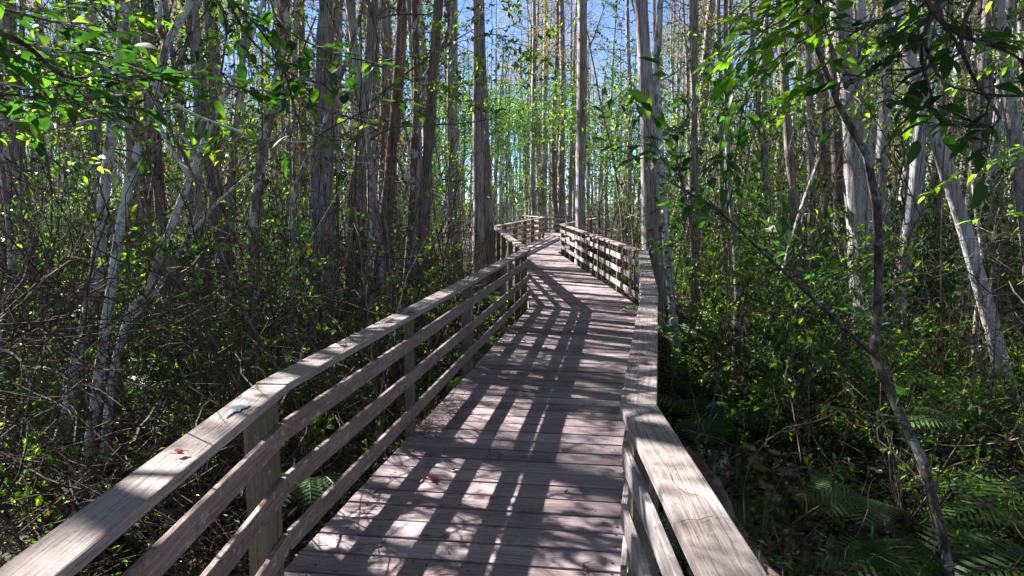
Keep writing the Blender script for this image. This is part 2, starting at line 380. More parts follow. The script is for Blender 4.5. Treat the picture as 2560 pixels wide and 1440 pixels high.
# deck planks, clipped to edges and bisectors
LED = [(-.985, -2.6), (-.985, 2.95), (.30, 11.05), (-.38, 20.95), (1.50, 32.0), (.50, 36.5)]
RED = [(.42, -2.6), (.47, 2.60), (1.12, 5.95), (1.90, 10.6), (1.44, 21.1), (1.46, 22.6), (3.5, 30.9)]
def clip(poly, p, n):
    out = []
    for i in range(len(poly)):
        a, b = poly[i], poly[(i+1) % len(poly)]; da, db = (a-p).dot(n), (b-p).dot(n)
        if da >= 0: out.append(a)
        if (da >= 0) != (db >= 0): out.append(a.lerp(b, da/(da-db)))
    return out
bw = thing('boardwalk', 'weathered plank boardwalk deck winding through the swamp between its railings', 'boardwalk')
mb = MB(); pitch_b = .184
def planks(c0, c1, pln, pld, lines):
    """strip planks from c0 to c1 perpendicular to the direction; start/end planes; clip lines [(p,n)]"""
    c0 = Vector(c0); c1 = Vector(c1); e = (c1-c0).normalized(); nn = Vector((-e.y, e.x)); L_ = (c1-c0).length
    s = -1.2
    while s < L_+1.2:
        w = pitch_b-.017-.004*random.random()
        a = c0+e*s
        poly = [a-nn*4, a-nn*4+e*w, a+nn*4+e*w, a+nn*4][::-1]
        for p, n in [(Vector(p), Vector(n)) for p, n in lines]:
            poly = clip(poly, p, n)
            if len(poly) < 3: break
        if len(poly) >= 3:
            zz = random.uniform(-.0025, .0025); k = len(poly); ar = 0
            top = [(p.x, p.y, zz) for p in poly]; bot = [(p.x, p.y, zz-.036) for p in poly]
            U = [((p-a).dot(nn), (p-a).dot(e)) for p in poly]; r = random.random()*30
            fs = [tuple(range(k))]+[(i, i+k, (i+1) % k+k, (i+1) % k) for i in range(k)]
            nz = sum(poly[i].x*poly[(i+1) % k].y-poly[i].y*poly[(i+1) % k].x for i in range(k))
            uv = [(u+r, v+r) for u, v in U]
            fuv = list(uv)
            for i in range(k):
                u0, u1 = uv[i], uv[(i+1) % k]; fuv += [u0, (u0[0], u0[1]+.03), (u1[0], u1[1]+.03), u1]
            if nz < 0:
                fs = [f[::-1] for f in fs]; fuv = uv[::-1]+[x for i in range(k) for x in fuv[k+4*i:k+4*i+4][::-1]]
            mb.add(top+bot, fs, fuv)
        s += pitch_b
def side_lines(i, j, L=True, R=True):
    out = []
    if L: a, b = Vector(LED[i]), Vector(LED[i+1]); e = b-a; out.append((a, Vector((e.y, -e.x))))
    return out
def ln(a, b, s):  # half plane to the right (s=+1) / left (s=-1) of a->b
    a, b = Vector(a), Vector(b); e = b-a; return (a, Vector((e.y, -e.x))*s)
# A+B: y<~10.9 ; planks square to the long second reach
dB = (Vector(LCAP[2])-Vector(LCAP[1])).normalized()
endB = (LED[2], RED[3]); cutB = ln(endB[0], endB[1], 1)          # keeps the near side
# the right edge of B is bent: do two strips so each clip stays convex
def strip(c0, d, L_, lset): planks(c0, Vector(c0)+Vector(d)*L_, None, None, lset)
y1 = Vector(RED[1]); y2 = Vector(RED[2])
c0 = Vector((-.2, -2.4))
# reach 1: until the line through LED[1]..RED[1]-ish perpendicular to dB
P1 = Vector((-.985, 2.95)); nB = Vector((dB.y, -dB.x))
k1 = c0+dB*(pitch_b*29-1.2-.003); k2 = c0+dB*(pitch_b*47-1.2-.003)
strip(c0, dB, 18, [ln(LED[0], LED[1], 1), ln(RED[0], RED[1], -1), (k1, -dB)])
strip(c0, dB, 18, [ln(LED[1], LED[2], 1), ln(RED[1], RED[2], -1), (k1, dB), (k2, -dB)])
strip(c0, dB, 18, [ln(LED[1], LED[2], 1), ln(RED[2], RED[3], -1), (k2, dB), cutB])
dC = (Vector((.50, 21.2))-Vector((1.1, 10.8))).normalized(); cC0 = Vector((1.1, 10.8))
cutC = ln(LED[3], RED[5], 1)
strip(cC0, dC, 13, [ln(LED[2], LED[3], 1), ln(RED[3], RED[4], -1), (cutB[0], -cutB[1]), cutC])
dD = (Vector((1.453, 32.2))-Vector((-.452, 20.98))).normalized(); cD0 = Vector((.5, 21.4))
strip(cD0, dD, 14, [ln(LED[3], LED[4], 1), ln(RED[5], RED[6], -1), (cutC[0], -cutC[1]), ((0, 32.0), (0, -1))])
dE = Vector((8.2, -1.5)).normalized()
strip(Vector((-2.6, 34.6)), dE, 9, [((0, 32.02), (0, 1)), ln(BACK[0], BACK[1], 1), ((-2.6, 30), (1, 0)), ((3.9, 30), (-1, 0)), ln((.50, 36.5), (1.50, 32.0), -1)])
deck = mb.build('deck', M['deck'], bw)
bevel(deck, .004)
# screw heads, two rows at each joist line
scm, snt, so_ = mat('screw_steel'); principled(snt, so_, (.035, .03, .03), .6, .5)
mb = MB()
for i in range(1, 3):
    for A, dx in ((LED, .12), (LED, .60), (RED, -.12)):
        a_ = Vector(A[i]); b_ = Vector(A[i+1]); n_ = int((b_-a_).length/(pitch_b*.5))
        for k in range(n_):
            if k % 4 > 1: continue
            p = a_.lerp(b_, k/n_); p = p+Vector((dx, 0))
            mb.tube([(p.x, p.y, -.004), (p.x, p.y, .0042)], [.0055, .0055], 8)
mb.build('screw_heads', scm, bw)['kind'] = 'stuff'
# stringers under the deck
for k, (pl, o_) in enumerate(((LED, -.03), (RED, .03))):
    pl = [Vector(p) for p in pl]
    a = offset(pl, o_*1.0); b = offset(pl, o_*2.2)
    for i in range(len(pl)-1):
        mb = MB(); slab(mb, a[i], a[i+1], b[i+1], b[i], -.20, -.041); mb.build('stringer', M['post'], bw)

# ================================================================== GROUND, WATER
xs = sorted(set([round(-14+i*.25, 3) for i in range(113)]+[-400, -200, -100, -70, -50, -40, -32, -26, -22, -18, -16, 16, 18, 22, 26, 32, 40, 50, 70, 100, 200, 400]))
ys = sorted(set([round(-3+i*.25, 3) for i in range(133)]+[-60, -20, -10, -6]+[32+i for i in range(0, 30, 2)]+[64, 70, 80, 100, 140, 200, 300, 500]))
mb = MB(); V = [(x, y, gz(x, y)+random.uniform(-.02, .02)) for y in ys for x in xs]; nx = len(xs)
mb.add(V, [(j*nx+i, j*nx+i+1, (j+1)*nx+i+1, (j+1)*nx+i) for j in range(len(ys)-1) for i in range(nx-1)])
gm, nt, out = mat('forest_floor'); L = nt.links
tc = N(nt, 'ShaderNodeTexCoord').outputs['Object']
n1 = N(nt, 'ShaderNodeTexNoise', i_Scale=1.1, i_Detail=4.); L.new(tc, n1.inputs[0])
vo = N(nt, 'ShaderNodeTexVoronoi', i_Scale=22.); L.new(tc, vo.inputs[0])
n2 = N(nt, 'ShaderNodeTexNoise', i_Scale=40., i_Detail=5., i_Roughness=.7); L.new(tc, n2.inputs[0])
c = mixc(nt, ramp(nt, [(.2, (.010, .007, .005)), (.55, (.03, .02, .015)), (.85, (.07, .046, .034))], vo.outputs['Color']).outputs[0],
         ramp(nt, [(.35, (.35, .35, .35)), (.65, (1.2, 1.2, 1.2))], n2.outputs[0]).outputs[0], .9, 'MULTIPLY')
c = mixc(nt, c, (.028, .04, .012), ramp(nt, [(.5, (0, 0, 0)), (.65, (.7, .7, .7))], n1.outputs[0]).outputs[0])
principled(nt, out, c, .9, .3, n2.outputs[0], .8, .03)
tag(mb.build('ground', gm, smooth=True), kind='structure')
wm, nt, out = mat('swamp_water'); wn = N(nt, 'ShaderNodeTexNoise', i_Scale=9., i_Detail=3.)
principled(nt, out, (.012, .012, .011), .07, .5, wn.outputs[0], .12, .01)
mb = MB(); mb.add([(-30, -5, -.86), (30, -5, -.86), (30, 60, -.86), (-30, 60, -.86)], [(0, 1, 2, 3)])
tag(mb.build('water', wm), kind='structure')

# ================================================================== PLANT KINDS
def crown_cypress(seed, z0=7.5, z1=17, n=26, dens=1.0):
    rng = np.random.default_rng(seed); tb = MB(); st = []
    for k in range(n):
        z = z0+(z1-z0)*(k+rng.random())/n; a = rng.random()*2*PI; L_ = (1-.55*(z-z0)/(z1-z0))*(1.5+rng.random()*1.1)
        grow(tb, st, (0, 0, z), (math.cos(a), math.sin(a), .28), L_, .022, 2, rng, .14, .02, 4, .5, .8, .25, .07)
    lb = MB(); pos = []; dr = []
    for p, d in st:
        for j in range(3):
            pos.append(tuple(p+Vector(rng.normal(size=3))*.04)); dr.append(tuple(d+Vector(rng.normal(size=3))*.7))
    keep = rng.random(len(pos)) < dens
    pos = [p for p, k in zip(pos, keep) if k]; dr = [d for d, k in zip(dr, keep) if k]
    leafmesh(lb, pos, dr, .10, rng, .28, .3)
    tm = tb.mesh('branches', M['twig']); lm_ = lb.mesh('crown', M['needle'])
    return tm, lm_
def trunk_mesh(path, radii, sides=14, flute=.05, flare=.0, m='cypress', seed=0, n=None):
    rng = np.random.default_rng(seed); tot = sum((Vector(b)-Vector(a)).length for a, b in zip(path, path[1:]))
    n = n or max(12, min(60, int(tot/.35))); sp = smooth_path(path, n); P = []; R = []
    for p, i in sp:
        k = min(int(i), len(radii)-2); r = radii[k]+(radii[k+1]-radii[k])*(i-k)
        if flare: r *= 1+flare*math.exp(-max(0, p.z)/.55)
        P.append(p); R.append(r*(1+.05*rng.normal()))
    mb = MB(); mb.tube(P, R, sides, flute=flute, fl_n=5 if sides < 18 else 9, tw=rng.random()*6)
    return mb
def deadtwigs(tb, P0, z0, z1, n, rng, L_=.9, st=None):
    for k in range(n):
        z = z0+(z1-z0)*rng.random(); a = rng.random()*2*PI
        s = []
        grow(tb, s, P0(z), (math.cos(a), math.sin(a), .3*rng.normal()+.1), L_*(.4+.9*rng.random()), .009, 1, rng, .2, 0, 4, .5, .8)
        if st is not None: st += s

# ---- background cypress variants
cyp = []
for s in range(6):
    rng = np.random.default_rng(100+s); h = 15+rng.random()*4; r = .10+.07*rng.random()
    path = [Vector((rng.normal()*.05*z, rng.normal()*.04*z*.5, z)) for z in (-.3, 1.2, 3, 6, 9, 12, h)]
    for i in range(1, 7): path[i].x = path[i-1].x*.8+rng.normal()*.10; path[i].y = path[i-1].y*.8+rng.normal()*.10
    tm = trunk_mesh(path, [r*1.25, r*1.05, r, r*.9, r*.75, r*.55, r*.15], 10, .05, .8, seed=s).mesh('trunk', M['redbark'] if s == 5 else M['cypress'], True)
    tb = MB(); st = []
    def onpath(z, path=path):
        for a, b in zip(path, path[1:]):
            if a.z <= z <= b.z: return a.lerp(b, (z-a.z)/(b.z-a.z))
        return path[-1].copy()
    deadtwigs(tb, onpath, 2, 8, 16, rng, .9, st)
    rr = np.random.default_rng(300+s); bm_, cm = crown_cypress(200+s, 7+2*rng.random(), h-.3, 24)
    cyp.append((tm, tb.mesh('dead_twigs', M['twig']), cm, bm_))
# ---- understorey tree variants (bare crooked stem, leafy sprays)
def understory(seed, h, r, leafsize, lm='leaf', nb=9, lean=.12, dens=2, z0=.25, bm='mottle'):
    rng = np.random.default_rng(seed); path = [Vector((0, 0, -.2))]; d = Vector((rng.normal()*lean, rng.normal()*lean, 1)).normalized()
    k = 9
    for i in range(k):
        d = (d+Vector(rng.normal(size=3))*.10); d.z = max(d.z, .6); d.normalize(); path.append(path[-1]+d*(h/k))
    tb = trunk_mesh(path, [r*(1-.85*i/k) for i in range(k+1)], 8, .03, .2, seed=seed)
    st = []; br = MB()
    for j in range(nb):
        t = (z0+(1-z0)*(j+rng.random())/nb)*k; i = min(int(t), k-1); q = path[i].lerp(path[i+1], t-i); a = rng.random()*2*PI
        grow(br, st, q, (math.cos(a), math.sin(a), .55), h*.26*(1.15-.5*t/k), r*.42*(1-.6*t/k)+.003, 2, rng, .16, .02, 4, .58, .85, .25, .075)
    lb = MB(); pos = []; dr = []
    for p, dd in st:
        for q in range(dens): pos.append(tuple(p)); dr.append(tuple(dd+Vector(rng.normal(size=3))*.5))
    leafmesh(lb, pos, dr, leafsize, rng, .46, .7)
    return tb.mesh('trunk', M[bm], True), br.mesh('branches', M['twig']), lb.mesh('crown', M[lm])
und = [understory(31, 6.0, .035, .085, 'leaf', 6, dens=3), understory(32, 7.5, .045, .075, 'leafy', 6, dens=3), understory(33, 5.0, .03, .105, 'leafdark', 6, dens=2),
       understory(34, 8.5, .05, .08, 'leaf', 8, dens=3, z0=.4), understory(35, 6.5, .035, .07, 'leafdark', 8, dens=4, z0=.4), understory(36, 4.2, .025, .09, 'leaf', 5)]
def shrub(seed, h, n, leafsize, lm, dens=2, lvl=1, nsub=5):
    rng = np.random.default_rng(seed); tb = MB(); st = []
    for k in range(n):
        a = rng.random()*2*PI; sp = .15+.55*rng.random()
        grow(tb, st, (rng.normal()*.08, rng.normal()*.08, -.12), (math.cos(a)*sp, math.sin(a)*sp, 1), h*(.6+.5*rng.random()), .010, lvl, rng, .14, .03, nsub, .5, .75, .2, .05)
    lb = MB(); pos = []; dr = []
    for p, dd in st:
        for q in range(dens): pos.append(tuple(p)); dr.append(tuple(dd+Vector(rng.normal(size=3))*.5))
    leafmesh(lb, pos, dr, leafsize, rng, .5, .6)
    return tb.mesh('stems', M['twig']), lb.mesh('foliage', M[lm])
shr = [shrub(51, 1.5, 9, .055, 'leaf', 2, 2, 4), shrub(52, 1.0, 10, .06, 'leaf', 2), shrub(53, 1.9, 8, .06, 'leaf', 2, 2, 4), shrub(54, 1.3, 12, .045, 'leafdark', 3), shrub(55, .8, 14, .05, 'leaf', 2), shrub(56, 2.3, 7, .08, 'leafdark', 2, 2, 4)]
herb = [shrub(57, .75, 7, .075, 'leafy', 2, 0), shrub(58, .95, 9, .065, 'leaf', 2, 0), shrub(59, .6, 10, .07, 'leafy', 2, 0)]
# ---- fern clump
def frond(mb, base, ang, L_, rise, rng, w=.11, leaflets=22):
    d = Vector((math.cos(ang), math.sin(ang), 0)); pts = []
    for i in range(leaflets+1):
        t = i/leaflets; pts.append(Vector(base)+d*(L_*(.75*t+.12*t*t))+Vector((0, 0, L_*(rise*t-rise*.95*t**2.2))))
    s = d.cross(Vector((0, 0, 1)))
    mb.tube(pts, [.003]*len(pts), 3, cap=False)
    for i in range(2, leaflets):
        t = i/leaflets; l = w*math.sin(PI*t**.75)**.8*2; tn = (pts[i+1]-pts[i]).normalized() if i < leaflets else d
        for sg in (-1, 1):
            dv = (s*sg+tn*.35+Vector((0, 0, -.15))).normalized(); nn = tn.cross(dv)*sg; sw = L_/leaflets*.42
            b = pts[i]; e = b+dv*l; m = b+dv*l*.5
            mb.add([b-tn*sw*.6, m-tn*sw*.8, e, m+tn*sw*.8, b+tn*sw*.6], [(0, 1, 2, 3, 4)])
def fern(seed, n, L_, m):
    rng = np.random.default_rng(seed); mb = MB()
    for k in range(n): frond(mb, (0, 0, 0), 2*PI*k/n+rng.normal()*.3, L_*(.7+.5*rng.random()), .75+.5*rng.random(), rng, L_*.16)
    return mb.mesh('fronds', M[m])
fer = [fern(71, 8, .75, 'fern'), fern(72, 10, .55, 'fern'), fern(73, 7, .95, 'fern')]

def center_x(y):
    L_ = LCAP; 
    def ev(pl, y):
        for a, b in zip(pl, pl[1:]):
            if a[1] <= y <= b[1]: return a[0]+(b[0]-a[0])*(y-a[1])/(b[1]-a[1])
        return pl[-1][0]
    if y > 32: return None
    return ev(LCAP[:5], max(y, -2)), ev(RCAP, max(y, -2))
def clear(x, y, m):
    if y < 34:
        l, r = center_x(y) or (0, 0)
        return x < l-.25-m or x > r+.25+m
    if y < 38: return abs(y-35.8) > 1.8+m or abs(x-1.5) > 4.5+m
    return True

# ================================================================== HAND-PLACED TREES
ntree = [0]
def canopy_mesh(seed, R_=1.5, lm='leaf', ls=.09, nb=9, dens=2):
    rng = np.random.default_rng(seed); tb = MB(); st = []
    for k in range(nb):
        a = 2*PI*(k+rng.random())/nb
        grow(tb, st, (0, 0, -.6+1.2*rng.random()), (math.cos(a), math.sin(a), .35), R_*(.7+.5*rng.random()), .02, 2, rng, .16, .02, 4, .5, .8, .25, .08)
    lb = MB(); pos = []; dr = []
    for p, dd in st:
        for q in range(dens): pos.append(tuple(p)); dr.append(tuple(dd+Vector(rng.normal(size=3))*.5))
    leafmesh(lb, pos, dr, ls, rng, .48, .9)
    return tb.mesh('branches', M['twig']), lb.mesh('crown', M[lm])
can = [canopy_mesh(401), canopy_mesh(402, 1.3, 'leafy', .085), canopy_mesh(403, 1.7, 'leaf', .10, 10)]
def hand(name, label, cat, px, w, Y, barkm, top=14, sides=14, flute=.05, flare=.15, crown=None, branches=(), lean_y=0, leaves=None, twigs=6, group=None, canopy=None):
    """px: picture points from top to base at distance Y (a number, or one per point)"""
    ntree[0] += 1; sd = 900+ntree[0]; rng = np.random.default_rng(sd)
    Ys = Y if isinstance(Y, (list, tuple)) else [Y]*len(px)
    ws = w if isinstance(w, (list, tuple)) else [w]*len(px)
    P = [atY(x, y, yy) for (x, y), yy in zip(px, Ys)]; R = [ww*.5/FPX*(yy*math.cos(PITCH)) for ww, yy in zip(ws, Ys)]
    P = P[::-1]; R = R[::-1]
    # reach the ground
    g = gz(P[0].x, P[0].y)-.15
    if P[0].z > g+.05:
        d = (P[0]-P[1]); d = d/abs(d.z) if abs(d.z) > .01 else Vector((0, 0, -1)); d.x = max(-.4, min(.4, d.x)); d.z = -1
        P.insert(0, P[0]+d*(P[0].z-g)); R.insert(0, R[0]*1.1)
    # extend up
    if top:
        d = (P[-1]-P[-2]).normalized(); r0 = R[-1]; z = P[-1].z; k = 5
        for i in range(1, k+1):
            d = (d+Vector((0, 0, .25))).normalized(); P.append(P[-1]+d*max(.3, (top-z)/k)); R.append(r0*(1-.8*i/k)+.004)
    base = P[0].copy(); base.z = gz(P[0].x, P[0].y)
    t = thing(name, label, cat, base, group)
    loc = [p-base for p in P]
    tm = trunk_mesh(loc, R, sides, flute, flare, seed=sd).build('trunk', M[barkm], t, True)
    def onp(z):
        for a, b in zip(loc, loc[1:]):
            if a.z <= z <= b.z and b.z > a.z: return a.lerp(b, (z-a.z)/(b.z-a.z))
        return loc[-1].copy()
    tb = MB(); st = []
    for k in range(twigs):
        db = MB(); deadtwigs(db, onp, 1.5, min(6.5, loc[-1].z*.8), 1, rng, .7, st if leaves else None); db.build('dead_branch', M['twig'], t)
    if canopy is not None and top:
        for (z, k, sc_, dx, dy) in canopy:
            q = onp(z); put('crown', can[k][1], t, q+Vector((dx, dy, 0)), rng.random()*6, sc_); put('branches', can[k][0], t, q+Vector((dx*.8, dy*.8, 0)), rng.random()*6, sc_)
    if crown is not None:
        tp = onp(8.0); off = Vector((tp.x, tp.y, 0))
        put('crown', cyp[crown % 6][2], t, off, rng.random()*6)
    for b in branches:
        bp = [atY(x, y, yy)-base for x, y, yy in b[0]]; r0, r1 = b[1]
        sp = smooth_path(bp, 14)
        bb = MB(); bb.tube([q for q, _ in sp], [r0+(r1-r0)*i/14 for i in range(15)], 7); bb.build('branch', M[barkm], t, True)
        if len(b) > 2 and b[2]:
            for k in range(b[2]):
                q = sp[3+int(rng.random()*11)][0]; dd = Vector((rng.normal(), rng.normal()*.7, .3+rng.normal()*.5))
                grow(tb, st, q, dd, .35+.4*rng.random(), r1*.8, 1, rng, .15, .0, 3, .6, .8, .2, .06)
    if tb.n: tb.build('twigs', M[barkm if barkm == 'darkbark' else 'twig'], t)
    if leaves and st:
        ls, lmn, dn = leaves; lb = MB(); pos = []; dr = []
        for p, dd in st:
            for q in range(dn): pos.append(tuple(p)); dr.append(tuple(dd+Vector(rng.normal(size=3))*.5))
        leafmesh(lb, pos, dr, ls, rng, .5, .7); lb.build('crown', M[lmn], t)
    return t, base

cy = 'cypress tree'
G1 = 'straight cypress trees near the boardwalk'
hand('cypress_tree', 'thick grey cypress rising behind the left railing, widest trunk left of centre', cy, [(820, 0), (812, 200), (805, 400), (802, 550), (802, 700), (806, 860)], [44, 50, 56, 60, 64, 74], 11, 'cypress', 17, 22, .045, .25, 0, group=G1)
hand('cypress_tree', 'tall straight grey cypress just left of the far railing bend', cy, [(1194, 0), (1195, 250), (1196, 500), (1198, 665)], [24, 27, 29, 33], 15.5, 'cypress', 17, 18, .045, .3, 1, group=G1)
hand('cypress_tree', 'reddish brown cypress hidden half behind the straight grey one beside the railing bend', cy, [(1206, 120), (1212, 300), (1218, 500), (1224, 640)], [16, 19, 24, 28], 18, 'redbark', 17, 16, .05, .3, 2, group=G1)
hand('cypress_tree', 'grey cypress with brown streaks standing alone left of the bend, behind ferns', cy, [(1132, 0), (1130, 300), (1134, 450), (1140, 625)], [24, 26, 28, 31], 18.5, 'cypress', 17, 16, .045, .2, 3, group=G1)
hand('cypress_tree', 'reddish shaggy cypress between two paler trunks left of the mottled sapling', cy, [(962, 0), (967, 150), (965, 300), (962, 500), (962, 680)], [26, 27, 29, 32, 38], 15, 'redbark', 17, 16, .05, .2, 4, group=G1)
hand('cypress_tree', 'leaning broad cypress with stained bark right of the thickest trunk', cy, [(932, 0), (925, 150), (910, 330), (893, 480), (888, 700)], [28, 30, 38, 46, 52], 13, 'cypress', 17, 18, .05, .2, 5, group=G1)
hand('cypress_tree', 'thin dark cypress high above the leaning broad trunk', cy, [(882, 0), (884, 200), (878, 500)], [13, 15, 17], 21, 'redbark', 17, 12, .04, .2, 1, group=G1)
hand('cypress_tree', 'sunlit cypress with a leafy vine tuft near its top, rising behind the right railing', cy, [(1456, 60), (1456, 200), (1454, 350), (1452, 460), (1452, 590)], [22, 26, 25, 23, 26], 19.6, 'cypress', 17, 16, .05, .25, 2, group=G1)
hand('cypress_tree', 'stout grey cypress rising right behind the bend of the right railing', cy, [(1602, 0), (1609, 130), (1617, 250), (1623, 380), (1628, 600), (1655, 800)], [31, 34, 37, 42, 50, 52], 12.6, 'cypress', 17, 22, .05, .2, 3, group=G1)
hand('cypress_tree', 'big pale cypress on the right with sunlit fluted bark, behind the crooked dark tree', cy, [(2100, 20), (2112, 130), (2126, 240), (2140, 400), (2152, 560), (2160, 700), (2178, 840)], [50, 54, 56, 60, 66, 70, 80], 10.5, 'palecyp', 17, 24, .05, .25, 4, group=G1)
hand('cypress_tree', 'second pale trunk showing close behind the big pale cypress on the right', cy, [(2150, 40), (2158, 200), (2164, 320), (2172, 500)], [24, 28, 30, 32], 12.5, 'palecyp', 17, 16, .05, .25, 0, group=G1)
hand('leaning_tree', 'pale leaning trunk slanting down to the ferns near the right edge', 'tree', [(2250, 60), (2275, 150), (2307, 240), (2340, 330), (2372, 450), (2410, 570), (2440, 680), (2482, 830), (2530, 1040)], [26, 29, 33, 37, 37, 36, 36, 37, 40], 8.2, 'palecyp', 12, 14, .05, .15, 5, twigs=8, leaves=(.07, 'leaf', 1))
hand('leaning_tree', 'pale sunlit trunk leaving the frame at the right edge above the foliage', 'tree', [(2492, 0), (2505, 120), (2522, 230), (2538, 340), (2552, 450), (2572, 620), (2590, 800)], [28, 30, 32, 32, 33, 34, 36], 9.5, 'palecyp', 14, 14, .05, .15, 1)
hand('cypress_tree', 'shaded blue grey cypress between the two leaning pale trunks at the right', cy, [(2455, 0), (2462, 150), (2470, 300), (2482, 450), (2500, 620), (2512, 760)], [32, 33, 34, 35, 36, 38], 13, 'redbark', 17, 16, .05, .2, 2, group=G1)
hand('cypress_tree', 'slim leaning cypress in the brush right of the big pale cypress', cy, [(2180, 300), (2198, 420), (2218, 560), (2238, 650), (2262, 760)], [16, 17, 19, 20, 24], 12, 'pale', 13, 12, .04, .15, 3)
hand('cypress_tree', 'thin pale stem standing straight in the brush, right of the slim leaning cypress', cy, [(2284, 200), (2282, 430), (2284, 600), (2288, 740)], [11, 13, 14, 16], 15, 'pale', 14, 12, .04, .15, 4)
hand('cypress_tree', 'thin pale stem in the tangled brush halfway between the boardwalk and the big pale cypress', cy, [(1885, 150), (1902, 350), (1914, 500), (1936, 690)], [10, 12, 13, 16], 16, 'cypress', 14, 12, .04, .15, 5)
hand('cypress_tree', 'brown trunk in the shade right of the wavy pale sapling', cy, [(1738, 0), (1737, 250), (1735, 480), (1738, 700)], [13, 15, 18, 21], 15, 'redbark', 16, 12, .04, .2, 1)
hand('cypress_tree', 'trunk beside the left edge of the big grey cypress, seen small behind it', cy, [(752, 0), (755, 200), (758, 400), (756, 620)], [17, 19, 20, 22], 18, 'redbark', 16, 12, .04, .2, 0)
hand('cypress_tree', 'wide grey trunk standing back behind the pale saplings at the left', cy, [(322, 120), (326, 260), (332, 400), (335, 600)], [26, 28, 30, 34], 15, 'cypress', 16, 14, .05, .2, 2)
hand('cypress_tree', 'dark cypress seen through the gap above the far railing, sky on both sides', cy, [(1404, 0), (1408, 250), (1404, 400), (1402, 540)], [12, 14, 17, 20], 40, 'redbark', 17, 12, .04, .2, 3)
hand('cypress_tree', 'grey trunk above the far railing, left of the dark one against the sky', cy, [(1366, 0), (1362, 250), (1362, 400), (1358, 540)], [10, 12, 14, 16], 42, 'cypress', 17, 12, .04, .2, 4)
# saplings
sp_ = 'sapling'
hand('sapling', 'wavy pale grey sapling in front of the stout cypress behind the right railing', sp_, [(1651, 0), (1640, 120), (1642, 200), (1648, 300), (1654, 420), (1660, 540), (1670, 650), (1682, 780), (1690, 880)], [12, 13, 14, 15, 16, 18, 20, 22, 25], 10, 'pale', 9, 12, .03, .1, twigs=5)
hand('sapling', 'mottled brown and white sapling with a crooked upper limb, behind the left railing', sp_, [(1036, 0), (1037, 80), (1041, 240), (1034, 400), (1028, 540), (1018, 680), (1010, 770)], [14, 15, 17, 18, 18, 19, 20], 11, 'mottle', 11, 12, .03, .1, twigs=5, canopy=[(6, 0, 1, 0, 0), (8, 2, 1, .3, 0), (10, 2, 1.1, -.3, 0)],
     branches=[([(1038, 250, 11), (1065, 190, 11), (1100, 130, 11.1), (1125, 60, 11.2), (1105, -40, 11.2)], (.045, .03))])
hand('sapling', 'straight sapling with brown and white blotched bark, left of centre near the left railing', sp_, [(712, 0), (704, 120), (694, 210), (672, 290), (655, 380), (648, 460), (636, 560), (632, 660), (634, 760), (630, 900), (626, 970)], [24, 25, 26, 27, 28, 29, 29, 30, 30, 30, 31], 8.2, 'mottle', 8, 14, .03, .1, twigs=10, leaves=(.085, 'leaf', 1), canopy=[(5.2, 0, 1, .2, 0), (7.8, 1, .9, 0, 0)],
     branches=[([(668, 300, 8.2), (720, 230, 8), (760, 120, 7.8), (790, 40, 7.6)], (.02, .008), 4)])
hand('sapling', 'thin crooked grey sapling just right of the blotched one, behind the left railing', sp_, [(800, 330), (770, 390), (740, 450), (728, 540), (733, 640), (738, 750), (722, 830), (706, 920)], [9, 10, 12, 13, 13, 14, 15, 16], 7.6, 'mottle', 5.5, 10, .03, .1, twigs=6, leaves=(.09, 'leafy', 1))
hand('sapling', 'long pale lichen covered sapling curving up from the lower left to the top', sp_, [(480, 0), (432, 75), (408, 140), (388, 210), (366, 290), (345, 370), (325, 440), (312, 510), (296, 590), (284, 680), (272, 760), (258, 850), (246, 950), (232, 1050), (216, 1150), (198, 1280)], [17, 18, 19, 19, 20, 20, 21, 22, 22, 22, 23, 24, 25, 25, 26, 27], 5.3, 'pale', 6.5, 14, .03, .1, twigs=10, leaves=(.09, 'leaf', 1), canopy=[(4.6, 2, .85, .3, .2), (6.0, 0, 1, 0, 0)],
     branches=[([(383, 226, 5.3), (300, 240, 5.1), (200, 238, 4.9), (90, 225, 4.7), (0, 205, 4.6)], (.011, .005), 4), ([(378, 222, 5.3), (480, 285, 5.3), (580, 322, 5.3), (660, 350, 5.3), (795, 356, 5.2)], (.014, .005), 5),
               ([(350, 350, 5.3), (300, 302, 5.2), (240, 300, 5.1), (130, 318, 5.0), (-20, 292, 4.9)], (.015, .008), 3), ([(418, 115, 5.3), (398, 60, 5.2), (408, -20, 5.1)], (.02, .012))])
hand('sapling', 'forked pale sapling slanting right beside the long curving one', sp_, [(640, 60), (590, 190), (545, 265), (512, 345), (480, 440), (440, 530), (412, 610), (384, 690), (345, 755), (312, 810), (292, 890), (278, 970), (266, 1080), (256, 1200)], [9, 11, 13, 15, 17, 18, 18, 19, 20, 20, 20, 21, 22, 22], 5.9, 'pale', 6, 12, .03, .1, twigs=9, leaves=(.085, 'leafy', 1), canopy=[(4.6, 1, .8, .2, .1), (5.8, 0, .8, 0, 0)],
     branches=[([(474, 440, 5.9), (425, 365, 5.9), (390, 290, 6), (388, 240, 6.1)], (.022, .012), 3), ([(492, 410, 5.9), (465, 350, 6), (410, 300, 6.1), (392, 250, 6.1)], (.016, .008), 2),
               ([(325, 810, 5.9), (400, 710, 6.0), (460, 610, 6.1), (540, 510, 6.2), (630, 430, 6.3)], (.018, .01), 3)])
hand('sapling', 'broader pale trunk standing behind the long curving sapling, dappled bark', sp_, [(300, 150), (285, 280), (268, 420), (256, 540), (246, 640), (238, 720), (214, 810), (196, 910), (178, 1010), (150, 1110), (110, 1230)], [24, 26, 28, 30, 32, 34, 34, 33, 32, 32, 32], 6.6, 'pale', 7.5, 12, .03, .1, twigs=8, leaves=(.08, 'leaf', 1), canopy=[(5.0, 2, 1, 0, 0), (6.8, 1, 1, 0, 0)])
